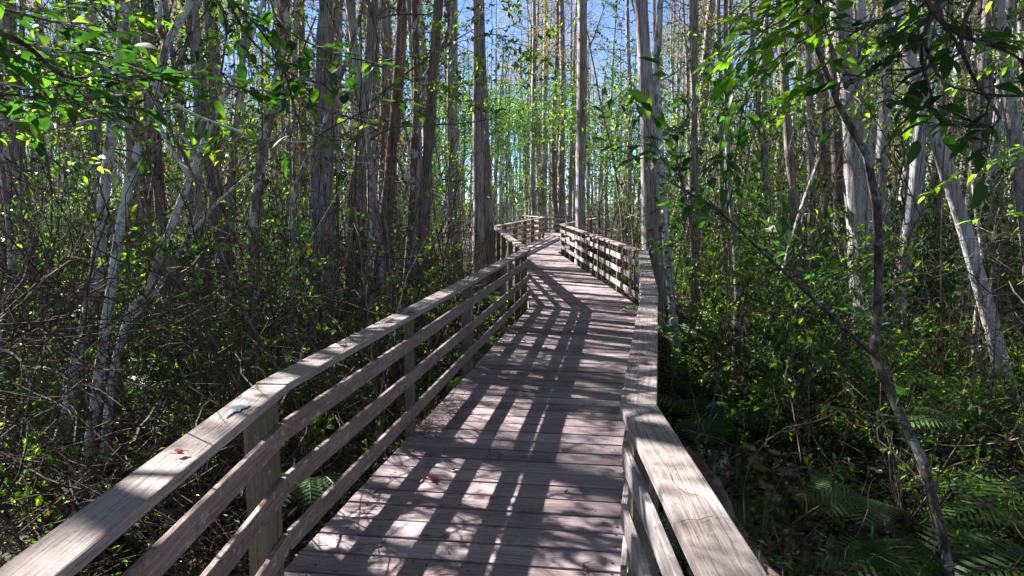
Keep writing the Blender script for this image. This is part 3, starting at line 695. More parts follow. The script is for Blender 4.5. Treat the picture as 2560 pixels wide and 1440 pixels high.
hand('sapling', 'mossy footed thin stem standing in the dark pool right of the boardwalk', sp_, [(1818, 300), (1822, 450), (1836, 600), (1844, 720), (1842, 830), (1838, 975)], [10, 12, 14, 17, 19, 24], 8.9, 'mossy', 7, 10, .03, .1, twigs=7, leaves=(.07, 'leaf', 1))
hand('sapling', 'thin brown stem leaning at the far left edge', sp_, [(20, 560), (28, 640), (10, 800), (6, 950), (30, 1100)], [10, 11, 13, 14, 16], 6.4, 'mottle', 5.5, 10, .03, .1, twigs=8, leaves=(.08, 'leaf', 1), canopy=[(4.8, 0, 1, 0, 0)])
# dark curving tree on the right
dk, dkb = hand('crooked_tree', 'dark crooked tree curving across the big pale cypress on the right', 'tree',
     [(2010, -10), (2035, 90), (2055, 170), (2088, 250), (2128, 320), (2165, 385), (2186, 460), (2194, 560), (2198, 680), (2192, 800), (2184, 880), (2210, 950), (2248, 1030), (2295, 1120), (2328, 1230), (2356, 1340), (2376, 1450)],
     [12, 13, 15, 16, 18, 20, 22, 23, 23, 24, 25, 23, 23, 23, 23, 24, 25], [4.6]*7+[4.8, 4.9, 4.8, 4.7, 4.6, 4.5, 4.4, 4.3, 4.2, 4.2], 'darkbark', 4.6, 14, .05, .1, twigs=0, leaves=(.10, 'leafdark', 1),
     branches=[([(2182, 885, 4.7), (2110, 820, 4.5), (2000, 715, 4.2), (1900, 625, 4.0), (1800, 530, 3.8), (1700, 470, 3.6), (1640, 430, 3.5)], (.016, .004), 4),
               ([(2186, 640, 4.8), (2120, 690, 4.7), (2040, 720, 4.6), (1960, 690, 4.5)], (.007, .003), 3)])

# ---- close leafy boughs (branches of overhanging trees rooted outside the frame)
def bough(label, paths, leafm, nl, ls, seed, root, upn=.8, tw=.006, barkm='darkbark', fan=1.0):
    rng = np.random.default_rng(seed)
    rt = Vector((root[0], root[1], gz(root[0], root[1])))
    t = thing('overhanging_tree', label, 'tree', rt)
    first = atY(*paths[0][0]); a = first-rt
    top = Vector((0, 0, max(3.6, a.z+.9)))
    sp0 = smooth_path([Vector((0, 0, -.2)), Vector((.05, .03, 1.3)), Vector((-.03, .05, 2.5)), top, a.lerp(top, .5)+Vector((0, 0, .35)), a], 22)
    trb = MB(); trb.tube([q for q, _ in sp0], [.040-.026*i/22 for i in range(23)], 9); trb.build('trunk', M[barkm], t, True)
    for path in paths:
        tb = MB(); lb = MB()
        pr = [atY(x, y, yy)-rt for x, y, yy in path]
        if path is not paths[0]: pr = [a.lerp(top, .25)+Vector((0, 0, .15)), a.lerp(pr[0], .5)+Vector((0, 0, .10))]+pr
        sp = smooth_path(pr, 22); lo = 3 if path is paths[0] else 9
        tb.tube([q for q, _ in sp], [tw*1.8-(tw*1.4)*i/22 for i in range(23)], 6)
        for i in range(nl):
            j = lo+int(rng.random()*(22-lo)); j = min(j, 21); q = sp[j][0]; ax = (sp[min(j+1, 22)][0]-sp[j-1][0]).normalized()
            sd = (ax.cross(Vector((0, .3, 1))).normalized()*(1 if rng.random() < .5 else -1)); dd = (ax*.7+sd*(.5+.5*rng.random())+Vector((0, 0, rng.normal()*.18))).normalized()
            tl = ls*(1.0+2.0*rng.random())*fan; e = q+dd*tl+Vector((0, 0, -.1*tl)); tb.tube([q, q.lerp(e, .5)+Vector(rng.normal(size=3))*.006, e], [tw*.4, tw*.3, tw*.2], 4)
            m = 2+int(rng.random()*3)
            for n_ in range(m):
                b = q.lerp(e, (n_+1)/m); s2 = dd.cross(Vector((0, 0, 1))).normalized()*(1 if n_ % 2 else -1)
                ld = dd*.7+s2*.7; ld.z = ld.z*.5+rng.normal()*.16-.03
                if n_ == m-1: ld = dd
                nr = Vector((rng.normal()*.32, rng.normal()*.32-.12, upn+.25))
                L_ = ls*(.65+.6*rng.random()); bigleaf(lb, b, ld, nr, L_, L_*(.40+.14*rng.random()), .12+.25*rng.random(), 5, .14, .03)
        bo_ = tb.build('branch', M[barkm], t, True); lb.build('leaves', M[leafm], bo_, True)
    return t
bough('overhanging tree at the upper left with broad dark leaves close to the camera', [[(-60, 60, 2.2), (60, 110, 2.3), (160, 190, 2.35), (260, 185, 2.4), (330, 200, 2.5)], [(-60, 230, 2.2), (20, 235, 2.3), (110, 245, 2.4), (190, 250, 2.5)], [(-80, 100, 2.4), (80, 150, 2.5), (220, 130, 2.6), (370, 175, 2.7)], [(-60, 0, 2.6), (160, 60, 2.9), (330, 90, 3.0)]], 'leafdark', 14, .09, 11, (-3.4, 2.0), .8)
bough('overhanging tree with glossy leaves across the upper left, in front of the thickest cypress', [[(520, -120, 4.0), (600, 60, 4.0), (680, 150, 4.0), (760, 200, 4.0), (850, 210, 4.0)], [(560, 200, 4.0), (700, 230, 4.0), (830, 280, 4.1), (960, 320, 4.1)], [(700, 60, 4.0), (800, 120, 4.0), (900, 150, 4.1), (1000, 150, 4.2)], [(760, 330, 4.1), (860, 300, 4.1), (960, 260, 4.1), (1030, 250, 4.1)]], 'leafdark', 15, .10, 12, (-4.6, 4.2), .8)
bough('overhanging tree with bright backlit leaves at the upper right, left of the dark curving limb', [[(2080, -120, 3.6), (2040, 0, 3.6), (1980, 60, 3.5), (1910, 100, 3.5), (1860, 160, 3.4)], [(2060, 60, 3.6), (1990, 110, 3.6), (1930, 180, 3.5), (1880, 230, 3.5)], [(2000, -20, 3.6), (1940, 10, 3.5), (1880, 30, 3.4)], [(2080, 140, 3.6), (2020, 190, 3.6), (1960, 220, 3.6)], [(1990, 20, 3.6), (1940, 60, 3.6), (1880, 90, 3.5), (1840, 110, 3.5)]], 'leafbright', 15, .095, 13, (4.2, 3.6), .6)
bough('overhanging tree with dark twisting boughs and long leaves in the top right corner', [[(2300, -20, 3.0), (2360, 60, 3.0), (2430, 98, 3.0), (2520, 130, 2.9), (2620, 200, 2.8)], [(2350, 195, 3.1), (2420, 225, 3.1), (2490, 240, 3.1), (2600, 240, 3.1)], [(2320, 0, 3.2), (2250, 40, 3.3), (2180, 60, 3.4), (2120, 90, 3.4)], [(2400, 130, 3.2), (2300, 170, 3.3), (2200, 180, 3.3), (2080, 230, 3.4)], [(2330, 260, 3.2), (2260, 250, 3.3), (2180, 200, 3.3)], [(2500, 300, 3.0), (2420, 300, 3.1), (2340, 260, 3.2)]], 'leafdark', 10, .10, 14, (3.3, 2.6), .8, .007)
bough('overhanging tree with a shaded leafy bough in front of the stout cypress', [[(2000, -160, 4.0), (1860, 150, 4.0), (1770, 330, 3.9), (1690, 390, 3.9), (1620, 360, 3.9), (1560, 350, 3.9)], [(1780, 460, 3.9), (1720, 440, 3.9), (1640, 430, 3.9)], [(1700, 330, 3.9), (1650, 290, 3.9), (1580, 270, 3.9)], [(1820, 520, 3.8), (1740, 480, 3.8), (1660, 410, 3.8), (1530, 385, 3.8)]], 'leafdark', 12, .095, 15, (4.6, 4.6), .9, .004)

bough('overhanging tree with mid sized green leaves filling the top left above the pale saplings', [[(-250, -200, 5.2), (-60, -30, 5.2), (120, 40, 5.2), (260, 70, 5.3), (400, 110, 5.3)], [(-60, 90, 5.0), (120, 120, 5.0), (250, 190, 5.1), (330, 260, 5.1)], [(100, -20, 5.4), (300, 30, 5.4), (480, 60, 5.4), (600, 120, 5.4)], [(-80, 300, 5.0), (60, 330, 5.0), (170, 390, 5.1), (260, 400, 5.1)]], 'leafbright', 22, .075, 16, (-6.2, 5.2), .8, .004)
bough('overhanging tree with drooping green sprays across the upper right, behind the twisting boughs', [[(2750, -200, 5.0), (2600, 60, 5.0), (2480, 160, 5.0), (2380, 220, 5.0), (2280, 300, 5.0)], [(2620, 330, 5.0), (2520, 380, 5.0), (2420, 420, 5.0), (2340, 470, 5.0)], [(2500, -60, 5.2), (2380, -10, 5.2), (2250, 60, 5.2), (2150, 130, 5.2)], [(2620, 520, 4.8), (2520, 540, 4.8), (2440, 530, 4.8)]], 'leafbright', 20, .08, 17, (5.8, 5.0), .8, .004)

# ================================================================== RANDOM FOREST
rng = np.random.default_rng(7)
def copytree(root, kids, loc, rz, s, name, label, cat, group):
    t = thing(name, label, cat, loc, group, rz); t.scale = (s[0], s[0], s[1])
    for nm, me in kids: put(nm, me, t)
    return t
placed = []
def sight(x, y, m=.0): return y < 36 and -.035-m/y < x/y < (.125 if y > 20 else .185)+m/y
def inview(x, y, m=1.15): return y > 1 and abs(x)/y < .692*m
def scatter(n, dmin, dmax, minsep, margin, lim=1.2, power=1.0, side=None, wide=1.15, near=None):
    out = []; tries = 0
    while len(out) < n and tries < n*80:
        tries += 1
        D = dmin+(dmax-dmin)*rng.random()**power; x = (rng.random()*2-1)*.692*wide*D; y = D
        if side == 'L' and x > 0: continue
        if side == 'R' and x < 0: continue
        if side == 'C' and not -.14 < x/y < .22: continue
        if not clear(x, y, margin): continue
        if near and near(x, y) > rng.random(): continue
        if margin >= .35 and y < 10.4 and (.43 < x/y < .52 or (.56 < x/y < .70 and y < 8.2)): continue
        if sight(x, y, (.2+margin if margin < .3 else .95) if margin < .5 else 1.15): continue
        if any((x-a)**2+(y-b)**2 < minsep**2 for a, b in out): continue
        out.append((x, y))
    return out
CL = [('slender cypress trunk deep among the background trees, grey bark', 'background cypress trees'), ('slender reddish cypress trunk deep among the background trees', 'reddish background cypress trees')]
pts = scatter(170, 17, 62, .95, .35, power=.7)
for i, (x, y) in enumerate(pts):
    k = int(rng.random()*6); tm, dt, cm, bm_ = cyp[k]; lb_, gr_ = CL[1 if k == 5 else 0]
    s = .75+.6*rng.random()
    t = copytree(None, [('trunk', tm), ('dead_twigs', dt)]+([('crown', cm)] if y < 30 or i % 2 else [])+[('branches', bm_)], (x, y, gz(x, y)), rng.random()*6.28, (s, .9+.3*rng.random()), 'cypress_tree', lb_, 'cypress tree', gr_)
    t.rotation_euler.x = rng.normal()*.03; t.rotation_euler.y = rng.normal()*.03
# leafy trees that close the view down the boardwalk and shade it
for x, y, s in [(-2.0, 24.5, 1.15), (-.75, 29.8, 1.2), (.2, 38.4, 1.4), (2.2, 38.7, 1.35), (1.3, 43, 1.6), (3.5, 44, 1.5), (-.7, 45, 1.6), (2.5, 50, 1.7), (.8, 51, 1.7), (3.0, 26, 1.05), (-2.6, 34.8, 1.4), (4.4, 38.4, 1.3)]:
    copytree(None, list(zip(('trunk', 'branches', 'crown'), und[4])), (x, y, gz(x, y)), x*5+y, (s, s), 'leafy_tree', 'dark leafy tree closing the view around the far end of the boardwalk', 'tree', 'dark leafy trees around the far end of the boardwalk')
for lab, x, y, k, s in [('leafy tree left of the railing bend, in front of the far sky gap', -2.6, 27, 3, 1.0), ('dark leaved tree with a dense crown behind the far cross railing', 1.2, 40, 4, 1.35), ('green tree behind the far cross railing, right of the dark leaved one', 2.9, 39.5, 3, 1.15),
                        ('tall leafy tree left behind the far cross railing', -.9, 41, 0, 1.4), ('leafy tree to the right of the sunlit cypress behind the right railing', 3.6, 23, 3, 1.1), ('bushy tree between the sunlit cypress and the stout one', 2.9, 17.5, 0, .95), ('yellow green tree far right behind the cross railing', 4.9, 42, 1, 1.2)]:
    copytree(None, list(zip(('trunk', 'branches', 'crown'), und[k])), (x, y, gz(x, y)), x*3, (s, s), 'leafy_tree', lab, 'tree', None)
for i, (x, y) in enumerate(scatter(30, 10.5, 20, .6, .4, side='R')+scatter(24, 9.5, 19, .6, .4, side='L')):
    k = (0, 1, 3, 5, 2, 4)[i % 6]; tm, dt, cm, bm_ = cyp[k]; s = .35+.3*rng.random()
    lab_ = 'thin grey cypress pole in the middle distance thicket' if k != 5 else 'thin reddish cypress pole in the middle distance thicket'
    t = copytree(None, [('trunk', tm), ('dead_twigs', dt), ('branches', bm_)], (x, y, gz(x, y)), rng.random()*6.28, (s, .7+.2*rng.random()), 'cypress_tree', lab_, 'cypress tree', lab_.split(' pole')[0].replace('cypress', 'cypress poles')+' in the thicket')
    t.rotation_euler.x = rng.normal()*.05; t.rotation_euler.y = rng.normal()*.06
UL = 'slim understorey tree with sparse green leaves in the thicket'
UL2 = 'slim understorey tree with yellow green leaves in the thicket'
UL3 = 'slim understorey tree with dark glossy leaves in the thicket'
lmap = {0: UL, 1: UL2, 2: UL3, 3: UL, 4: UL3, 5: UL}
pts = scatter(185, 6.5, 58, .7, .5, power=1.15, near=lambda x, y: (.5 if y < 8.5 else 0) if x < 0 else (.9 if y < 10.5 else 0))
for x, y in pts:
    k = int(rng.random()*6); s = .7+.5*rng.random()
    if y < 8 and abs(x) < 3: s *= .8
    copytree(None, list(zip(('trunk', 'branches', 'crown'), und[k])), (x, y, gz(x, y)), rng.random()*6.28, (s, s), 'understorey_tree', lmap[k], 'tree', 'understorey trees: '+lmap[k].split('with ')[1].split(' in')[0])
und.append(understory(37, 6.0, .03, .07, 'deadleaf', 7, dens=2)); und.append(understory(38, 7.5, .035, .06, 'needle', 9, dens=3))
lmap[6] = 'slim understorey tree with dry brown leaves in the thicket'; lmap[7] = 'slim understorey tree with feathery olive brown leaves in the thicket'
for x, y in scatter(54, 9, 34, .7, .5, power=1.0):
    k = 6+int(rng.random()*2); s = .7+.5*rng.random()
    copytree(None, list(zip(('trunk', 'branches', 'crown'), und[k])), (x, y, gz(x, y)), rng.random()*6.28, (s, s), 'understorey_tree', lmap[k], 'tree', 'understorey trees: '+lmap[k].split('with ')[1].split(' in')[0])
for x, y in scatter(34, 11.5, 27, .8, .5, power=1.0, side='R')+scatter(26, 38.5, 56, .8, .5, side='C'):
    k = (0, 2, 4, 2, 3, 5)[int(rng.random()*6)]; s = (.7+.5*rng.random())*(1.3 if y > 38 else 1)
    copytree(None, list(zip(('trunk', 'branches', 'crown'), und[k])), (x, y, gz(x, y)), rng.random()*6.28, (s, s), 'understorey_tree', lmap[k], 'tree', 'understorey trees: '+lmap[k].split('with ')[1].split(' in')[0])
SL = {0: 'leafy green shrub in the undergrowth', 1: 'low bushy green shrub in the undergrowth', 2: 'tall leafy green shrub in the undergrowth', 3: 'dark leaved shrub in the undergrowth', 4: 'low green shrub in the undergrowth', 5: 'tall dark leaved shrub in the undergrowth'}
def nr_(x, y):
    if x > 0 and y < 8.5: return .93
    if x < 0 and y < 8: return .55
    return .2 if y < 11 else 0
pts = scatter(215, 3.8, 40, .45, .35, power=.9, near=nr_)+scatter(52, 8, 19, .6, .35, side='R', near=lambda x, y: .8 if x/y < .3 and y < 13 else 0)
for x, y in pts:
    k = int(rng.random()*6); s = .7+.5*rng.random()
    copytree(None, list(zip(('stems', 'foliage'), shr[k])), (x, y, gz(x, y)), rng.random()*6.28, (s, s), 'shrub', SL[k], 'shrub', 'undergrowth shrubs: '+SL[k].split(' in')[0])
pts = scatter(110, 4.2, 22, .5, .25, power=1, near=lambda x, y: .9 if (1 < x < 4.6 and y < 7.5) else (.7 if x < 0 and y < 7 else 0))
for x, y in pts:
    k = int(rng.random()*3); s = .7+.6*rng.random()
    t = thing('fern', 'green fern clump on the forest floor among the undergrowth', 'fern', (x, y, gz(x, y)), 'fern clumps on the forest floor', rng.random()*6.28)
    t.scale = (s, s, s); put('fronds', fer[k], t)

pts = scatter(190, 5.0, 20, .28, .25, power=1.1, near=lambda x, y: (.5 if x < 0 else 0) or (.9 if (1 < x < 3.6 and y < 8.5) else 0))
for x, y in pts:
    k = int(rng.random()*3); s = .7+.6*rng.random()
    copytree(None, list(zip(('stems', 'foliage'), herb[k])), (x, y, gz(x, y)), rng.random()*6.28, (s, s), 'leafy_herb', 'upright herb with bright leaves up its stems on the swamp floor', 'plant', 'upright herbs on the swamp floor')
# unseen sunward trees added past the left edge; trunks and crowns shade the deck
SH = [(-10.2, 12.05, 1.5), (-8.1, 9.3, .9), (-9.2, 13.6, 1.2), (-5.3, 6.6, .8), (-11.5, 10.6, 1.4), (-12.8, 14.9, 1.5), (-6.6, 5.2, .9), (-13.5, 17.2, 1.3), (-15.5, 20.4, 1.4), (-7.4, 6.2, 1.2), (-12.0, 12.4, 1.3), (-11.0, 8.0, 1),
      (-8.0, 9.66, .8), (-8.6, 9.5, .7), (-10.0, 13.03, .5), (-13.0, 16.35, 1.7), (-9.4, 9.3, .8), (-13.6, 18.2, 1.0)]
for i, (x, y, s) in enumerate(SH):
    if i % 3 == 1 and i < 12:
        k = (0, 3, 4)[i % 3]; copytree(None, list(zip(('trunk', 'branches', 'crown'), und[k])), (x, y, gz(x, y)), i, (1.15, 1.15), 'understorey_tree', lmap[k], 'tree', 'understorey trees: '+lmap[k].split('with ')[1].split(' in')[0])
    else:
        k = (0, 1, 3, 4)[i % 4]; tm, dt, cm, bm_ = cyp[k]; copytree(None, [('trunk', tm), ('dead_twigs', dt), ('branches', bm_)]+([('crown', cm)] if i % 2 and i < 12 else []), (x, y, gz(x, y)), i*1.3, (s, .85), 'cypress_tree', CL[0][0], 'cypress tree', CL[0][1])  # unseen shade trees under the background cypress label
# unseen trees added around and behind the camera to cut sky light nearby
RING = [(5.2, 1.5), (7.4, -1), (4.6, -2.6), (9.5, 2.2), (12, 4.5), (6.4, -5), (1.5, -5.5), (-2.2, -4.8), (-4.4, -1.8), (-7.2, .6), (-6.0, -5), (10.5, -4), (0, -9), (4.2, -9), (-4.5, -9.5), (3.4, .2), (14, 0), (-9, -3), (-3.6, 1.0), (8.2, 4.2), (2.6, -3.2), (11, 1), (-2.9, -2.2)]
for i, (x, y) in enumerate(RING):
    k = (0, 1, 3, 4)[i % 4]; tm, dt, cm, bm_ = cyp[k]; copytree(None, [('trunk', tm), ('dead_twigs', dt), ('branches', bm_), ('crown', cm)], (x, y, gz(x, y)), i*1.7, (1.25, .85), 'cypress_tree', CL[0][0], 'cypress tree', CL[0][1])  # added light blockers, sharing the label of the background cypresses
    k = (4, 3, 4, 2)[i % 4]; x += .9*math.cos(i*2.4); y += .9*math.sin(i*2.4)
    if y > 1.5 and abs(x) < 3.6: continue
    copytree(None, list(zip(('trunk', 'branches', 'crown'), und[k])), (x, y, gz(x, y)), i, (1.3, 1.15), 'understorey_tree', lmap[k], 'tree', 'understorey trees: '+lmap[k].split('with ')[1].split(' in')[0])
# ---- brown brush: tangle of dead twigs and vines
def brush(n, fn, name, label, m, r=(.0025, .007), L_=(.5, 1.8), flat=.5, seed=1):
    rg = np.random.default_rng(seed); mb = MB()
    for i in range(n):
        x, y = fn(rg); g = gz(x, y); z = g+rg.random()**1.5*1.9; d = Vector(rg.normal(size=3)); d.z = d.z*flat+.25; d.normalize()
        p = Vector((x, y, z)); l = L_[0]+(L_[1]-L_[0])*rg.random(); k = 8; pts = [p]; cv = Vector(rg.normal(size=3))*.10
        for j in range(k): d = (d+cv+Vector(rg.normal(size=3))*.20).normalized(); p = p+d*(l/k); pts.append(p)
        pm = pts[k//2]
        if not all(clear(q.x, q.y, .02) for q in (pts[0], pm, pts[-1])): continue
        rr = r[0]+(r[1]-r[0])*rg.random()**2; mb.tube(pts, [rr*(1-.6*j/k) for j in range(k+1)], 3, cap=False)
    o = mb.build(name, M[m]); tag(o, label, 'brush', kind='stuff'); return o
def rL(rg):
    y = 3+11*rg.random()**1.1; return (-1.2-(.692*1.1*y-.6)*rg.random()+ (0.14*(y-3) if y > 3 else 0)), y
def pool(x, y): return abs(x-2.05-.06*y)**2/1.1+(y-6.0)**2/5.5 < .9
def rR(rg):
    while 1:
        y = 3.5+14*rg.random(); x = 1.2+(.692*1.1*y)*rg.random()
        if not pool(x, y) or rg.random() < .12: return x, y
brush(3700, rL, 'brush', 'tangle of bare brown twigs and vines left of the boardwalk', 'brush', seed=5)
brush(2600, rR, 'brush', 'tangle of dead brown twigs and roots right of the boardwalk', 'brush', seed=6, L_=(.3, 1.2))
def stems(n, name, label, seed, m='twig'):
    rg = np.random.default_rng(seed); mb = MB()
    for i in range(n):
        y = 6+26*rg.random()**1.2; x = (rg.random()*2-1)*.74*y
        if not clear(x, y, .25) or (.5 < x < 4.4 and y < 9.5 and rg.random() < .8) or (.42 < x/y < .53 and y < 10): continue
        g = gz(x, y); h = 1.5+4.5*rg.random()**1.3; p = Vector((x, y, g-.1)); d = Vector((rg.normal()*.14, rg.normal()*.14, 1)).normalized(); pts = [p.copy()]
        for j in range(9): d = (d+Vector(rg.normal(size=3))*.09); d.z = abs(d.z); d.normalize(); p = p+d*(h/9); pts.append(p.copy())
        r = .004+.011*rg.random()**2; mb.tube(pts, [r*(1-.7*j/9) for j in range(10)], 4, cap=False)
        for k in range(5):
            q = pts[2+int(rg.random()*7)]; e = Vector(rg.normal(size=3)); e.z = e.z*.4+.3; e.normalize(); l = .25+.6*rg.random()
            mb.tube([q, q+e*l*.5+Vector(rg.normal(size=3))*.05, q+e*l], [r*.45, r*.35, r*.2], 3, cap=False)
    tag(mb.build(name, M[m]), label, 'brush', kind='stuff')
stems(1100, 'thin_stems', 'countless thin bare upright stems and vines among the trees', 8)
stems(500, 'thin_stems', 'dark thin shoots and vines standing in the thicket', 9, 'brush')
# ---- ground cover: herbs and leaf litter
def cover(n, m, name, label, cat, size, h, seed, ymin=2.5, ymax=26, clump=True, ratio=.5):
    rg = np.random.default_rng(seed); pos = []; dr = []
    cl = [( (rg.random()*2-1)*.76, ymin+(ymax-ymin)*rg.random()**1.3) for _ in range(int(n/30))] if clump else None
    while len(pos) < n:
        if clump:
            a, y = cl[int(rg.random()*len(cl))]; x = a*y+rg.normal()*.22; y += rg.normal()*.22
        else: y = ymin+(ymax-ymin)*rg.random()**1.4; x = (rg.random()*2-1)*.76*y
        if not clear(x, y, -.1): continue
        if h > .1 and ((x > 0 and y < 6.5 and x < 3.4 and rg.random() < .6) or (x < 0 and y < 7 and rg.random() < .8)): continue
        if gz(x, y) < -.87 and rg.random() < (.96 if h > .1 else .8): continue
        z = max(gz(x, y), -.862); q = rg.random()
        pos.append((x, y, z+.01+h*q*q)); dr.append((rg.normal(), rg.normal(), .25*rg.normal()+(.3 if h > .1 else 0)))
    mb = MB(); leafmesh(mb, pos, dr, size, rg, ratio, .8 if h > .1 else 2.0); o = mb.build(name, M[m]); tag(o, label, cat, kind='stuff')
cover(60000, 'leaf', 'ground_cover', 'low green herbs and seedlings covering the swamp floor', 'ground cover', .045, .45, 21)
cover(34000, 'leafy', 'ground_cover', 'yellow green seedlings scattered over the swamp floor', 'ground cover', .04, .55, 22)
cover(85000, 'litter', 'leaf_litter', 'brown fallen leaves littering the swamp floor', 'leaf litter', .06, .05, 23, clump=False, ratio=.5)

# ---- far-off wood closing the view
def far_wood(seed=90):
    rg = np.random.default_rng(seed); tr = MB(); lf = MB(); pos = []; dr = []
    for i in range(700):
        y = 62+50*rg.random(); x = (rg.random()*2-1)*.76*y; h = 13+5*rg.random(); r = .07+.12*rg.random()
        lx, ly = rg.normal()*.4, rg.normal()*.4; g = gz(x, y)
        tr.tube([(x, y, g-.2), (x+lx*.3, y+ly*.3, 4), (x+lx, y+ly, 9), (x+lx*1.4, y+ly*1.4, h)], [r, r*.9, r*.7, r*.2], 6, cap=False)
        for k in range(10):
            z = 7+(h-7)*rg.random(); a = rg.random()*6.28; L_ = .8+1.2*rg.random()
            tr.tube([(x+lx, y+ly, z), (x+lx+math.cos(a)*L_, y+ly+math.sin(a)*L_, z+.3*L_)], [.02, .005], 3, cap=False)
    for i in range(2500):
        y = 58+50*rg.random(); x = (rg.random()*2-1)*.76*y; z = -.5+11.5*rg.random()**1.5; s_ = .35+.55*rg.random()
        for k in range(34):
            d = rg.normal(size=3); pos.append((x+d[0]*s_, y+d[1]*s_, max(-.6, z+d[2]*s_*.8))); dr.append(tuple(rg.normal(size=3)))
    leafmesh(lf, pos, dr, .30, rg, .5, .4)
    tag(tr.build('distant_trunks', M['cypress']), 'distant wall of thin cypress trunks behind everything', 'far wood', kind='stuff')
    tag(lf.build('distant_foliage', M['leafdark']), 'distant green foliage between the far trunks', 'far wood', kind='stuff')
far_wood()
# ---- singled out plants, right foreground
def one_fern(label, px, py, Y, z, L_, n, ang, m, spread=.5, w=.17):
    rg = np.random.default_rng(int(px)); p = atY(px, py, Y); p.z = z
    t = thing('fern', label, 'fern', (p.x, p.y, gz(p.x, p.y))); mb = MB(); 
    for k in range(n): frond(mb, (0, 0, p.z-gz(p.x, p.y)), ang+(k-(n-1)/2)*spread, L_*(.85+.3*rg.random()), .75, rg, L_*w, 18)
    if p.z-gz(p.x, p.y) > .05: mb.tube([(0, 0, -.05), (0, 0, p.z-gz(p.x, p.y))], [.012, .01], 5)
    mb.build('fronds', M[m], t)
one_fern('pale fern with a wide blue green frond below the leaning trunk at the right', 2420, 1000, 5.6, -.22, .62, 2, 2.95, 'fernpale', .5, .22)
one_fern('drooping grey green fern frond over the dark pool at the lower right', 2190, 1200, 4.6, -.40, .55, 3, 3.6, 'fernpale', .5, .22)
one_fern('bright fern standing in sun between the shrubs on the right', 2060, 800, 9, -.5, .9, 9, 0, 'fern', .7, .15)
one_fern('small bright fern hanging behind the left railing near its second post', 765, 950, 4.2, -.1, .5, 5, 4.6, 'fern', .4, .14)
one_fern('green fern close behind the left railing before the bend', 1222, 770, 9.2, -.45, .8, 9, 0, 'fern', .7, .15)
one_fern('yellow green fern at the foot of the reddish cypress by the railing bend', 1236, 665, 14.5, -.45, .9, 9, 0, 'fern', .7, .15)
# ---- fallen log
lg = MB(); a = atY(1700, 1060, 6.6); b = atY(1960, 1330, 4.0); a.z = gz(a.x, a.y)+.10; b.z = gz(b.x, b.y)+.12
sp = smooth_path([Vector((0, 0, 0)), (b-a)*.35+Vector((.05, 0, .04)), (b-a)*.7+Vector((-.03, 0, 0)), b-a], 24)
lg.tube([q for q, _ in sp], [.085*(1+.08*math.sin(i*1.7)) for i in range(25)], 14, flute=.07, fl_n=6)
tag(lg.build('fallen_log', M['deadwood'], smooth=True, loc=a), 'brown rotting log lying in the dark pool beside the right railing', 'log')

# ---- things lying on the boardwalk
def fallen(label, x, y, z, L_, rz, m='redleaf', lobes=3):
    mb = MB()
    for k in range(lobes):
        a = rz+(k-(lobes-1)/2)*.75; bigleaf(mb, (0, 0, .004+.003*k), (math.cos(a), math.sin(a), .12), (0.1, 0, 1), L_*(1 if k == lobes//2 else .8), L_*.5, .12, 6, .18, .05)
    a = rz+PI; mb.tube([(0, 0, .006), (math.cos(a)*L_*.5, math.sin(a)*L_*.5, .01)], [.0012, .001], 4)
    o = mb.build('fallen_leaf', M[m], smooth=True, loc=(x, y, z)); tag(o, label, 'leaf', 'fallen leaves on the boardwalk')
for (px, py, zz, L_, rz, m, lab) in [
    (1092, 1203, 0, .07, 2.6, 'redleaf', 'large curled crimson leaf on the near planks of the deck'),
    (1268, 935, 0, .045, 1.0, 'redleaf', 'small red leaf on a sunlit patch in the middle of the deck'),
    (1305, 854, 0, .06, .3, 'deadleaf', 'brown curled leaf on the deck beside the left edge, middle distance'),
    (1258, 858, 0, .05, 2.0, 'deadleaf', 'dry leaf at the left deck edge next to a brown one'),
    (1487, 851, 0, .05, .7, 'redleaf', 'small red leaf on the deck near the right railing'),
    (1570, 822, 0, .06, 2.4, 'deadleaf', 'brown leaf against the right railing in the middle distance'),
    (1400, 835, 0, .06, 1.4, 'deadleaf', 'pale dry leaf in the middle of the deck before the bend'),
    (1578, 772, 0, .07, .2, 'deadleaf', 'dark leaf on the deck in the corner of the right railing bend'),
    (1128, 1178, 0, .045, .2, 'deadleaf', 'small dark leaf behind the large crimson leaf'),
    (440, 1142, CAPT, .035, .6, 'redleaf', 'crumpled reddish leaf on top of the left handrail near the camera'),
    (1024, 786, CAPT, .05, .9, 'deadleaf', 'brown leaf lying on the left handrail halfway to the bend'),
    (1005, 783, CAPT, .05, 2.2, 'redleaf', 'reddish leaf lying on the left handrail next to a brown one')]:
    p = atZ(px, py, zz); fallen(lab, p.x, p.y, zz+.004, L_, rz, m)
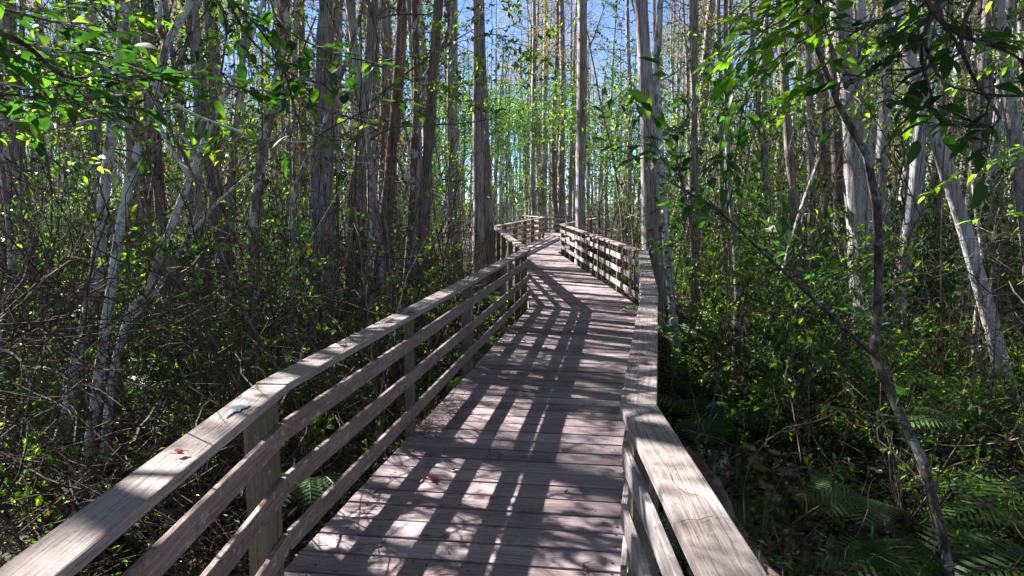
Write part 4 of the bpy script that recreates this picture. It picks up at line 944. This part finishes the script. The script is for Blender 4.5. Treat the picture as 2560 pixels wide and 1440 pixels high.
# pine-like cypress needles drifted against the left edge
rg = np.random.default_rng(77); mb = MB()
for (px, py, n, sx, sy) in [(1125, 1020, 260, .07, .16), (1060, 1075, 420, .09, .12), (1180, 905, 90, .05, .1), (1560, 730, 120, .15, .3)]:
    c_ = atZ(px, py, 0)
    for i in range(n):
        x = c_.x+rg.normal()*sx; y = c_.y+rg.normal()*sy; a = rg.random()*6.28; l = .02+.04*rg.random(); z = .006+rg.random()*.018
        mb.tube([(x, y, z), (x+math.cos(a)*l*.5, y+math.sin(a)*l*.5, z+.004), (x+math.cos(a+.4)*l, y+math.sin(a+.4)*l, z)], [.0011]*3, 3, cap=False)
tag(mb.build('needle_litter', M['deadleaf']), 'rust coloured cypress needles drifted along the edge of the deck', 'leaf litter', kind='stuff')
mb = MB()
for i in range(520):
    y = 2.6+16*rg.random()**1.5; l_, r_ = center_x(y); e = rg.random(); e = (e**2.2 if rg.random() < .5 else 1-e**2.2)
    x = l_+.02+(r_-l_-.04)*e; a = rg.random()*6.28; l = .012+.035*rg.random()**2; w_ = l*.3*rg.random()+.001
    c_, s_ = math.cos(a), math.sin(a); z = .006+.004*rg.random()
    mb.add([(x-c_*l, y-s_*l, z), (x+s_*w_, y-c_*w_, z+.003), (x+c_*l, y+s_*l, z+.002), (x-s_*w_, y+c_*w_, z+.004)], [(0, 1, 2, 3)])
tag(mb.build('deck_debris', M['deadleaf']), 'bits of bark and leaf scattered over the deck planks', 'leaf litter', kind='stuff')
# tendrils on the right handrail
for lab, pts_ in [('thin dry tendril curving over the right handrail near its middle', [(1672, 1180), (1680, 1200), (1700, 1222), (1722, 1234), (1748, 1238)]),
                  ('small dry twig lying across the right handrail near the bottom', [(1700, 1305), (1722, 1298), (1745, 1300), (1770, 1292), (1785, 1290)]),
                  ('dark short twig on the right handrail just beyond its first bend', [(1590, 960), (1600, 955), (1612, 948)]),
                  ('long thin tendril lying along the right handrail below the first bend', [(1600, 1055), (1620, 1062), (1650, 1068), (1668, 1062)])]:
    P = [atZ(x, y, CAPT+.006) for x, y in pts_]; sp = smooth_path([p-P[0] for p in P], 20); mb = MB(); mb.tube([q for q, _ in sp], [.0008]*21, 4)
    tag(mb.build('twig', M['deadwood'], loc=P[0]), lab, 'twig', 'twigs on the right handrail')
P = [atZ(x, y, .008) for x, y in ((1275, 972), (1300, 975), (1330, 980), (1352, 981))]; mb = MB(); mb.tube([p-P[0] for p in P], [.006, .009, .008, .003], 6)
tag(mb.build('stick', M['deadwood'], loc=P[0]), 'dark splinter of bark lying along a plank in the middle of the deck', 'stick')

# ================================================================== LIGHT, SKY, CAMERA
w = bpy.data.worlds.new('World'); sc.world = w; w.use_nodes = True; nt = w.node_tree
sky = nt.nodes.new('ShaderNodeTexSky'); sky.sky_type = 'NISHITA'; sky.sun_disc = False
sky.sun_elevation = SUN_EL; sky.sun_rotation = math.atan2(-.81, .58)
sky.air_density = .45; sky.dust_density = 0; sky.ozone_density = 3.0
bg = nt.nodes['Background']; nt.links.new(sky.outputs[0], bg.inputs[0]); bg.inputs[1].default_value = .05
sl = bpy.data.lights.new('sun', 'SUN'); sl.energy = 5.0; sl.angle = math.radians(.53); sl.color = (1, .965, .93)
so = bpy.data.objects.new('sun', sl); C.objects.link(so)
sv = Vector((-.81*math.cos(SUN_EL), .58*math.cos(SUN_EL), math.sin(SUN_EL)))
so.rotation_euler = sv.to_track_quat('Z', 'Y').to_euler(); so.location = sv*30
cam = bpy.data.cameras.new('camera'); co = bpy.data.objects.new('camera', cam); C.objects.link(co)
co.location = (0, 0, H); co.rotation_euler = (PI/2-PITCH, 0, 0); cam.sensor_width = 36; cam.lens = FPX/2560*36
cam.clip_start = .05; cam.clip_end = 1500; sc.camera = co
sc.view_settings.view_transform = 'Standard'; sc.view_settings.look = 'None'; sc.view_settings.gamma = 1
sc.view_settings.exposure = 2.6
sc.cycles.max_bounces = 4; sc.cycles.transmission_bounces = 3; sc.cycles.diffuse_bounces = 2; sc.cycles.glossy_bounces = 2
print('OBJECTS', len(bpy.data.objects))
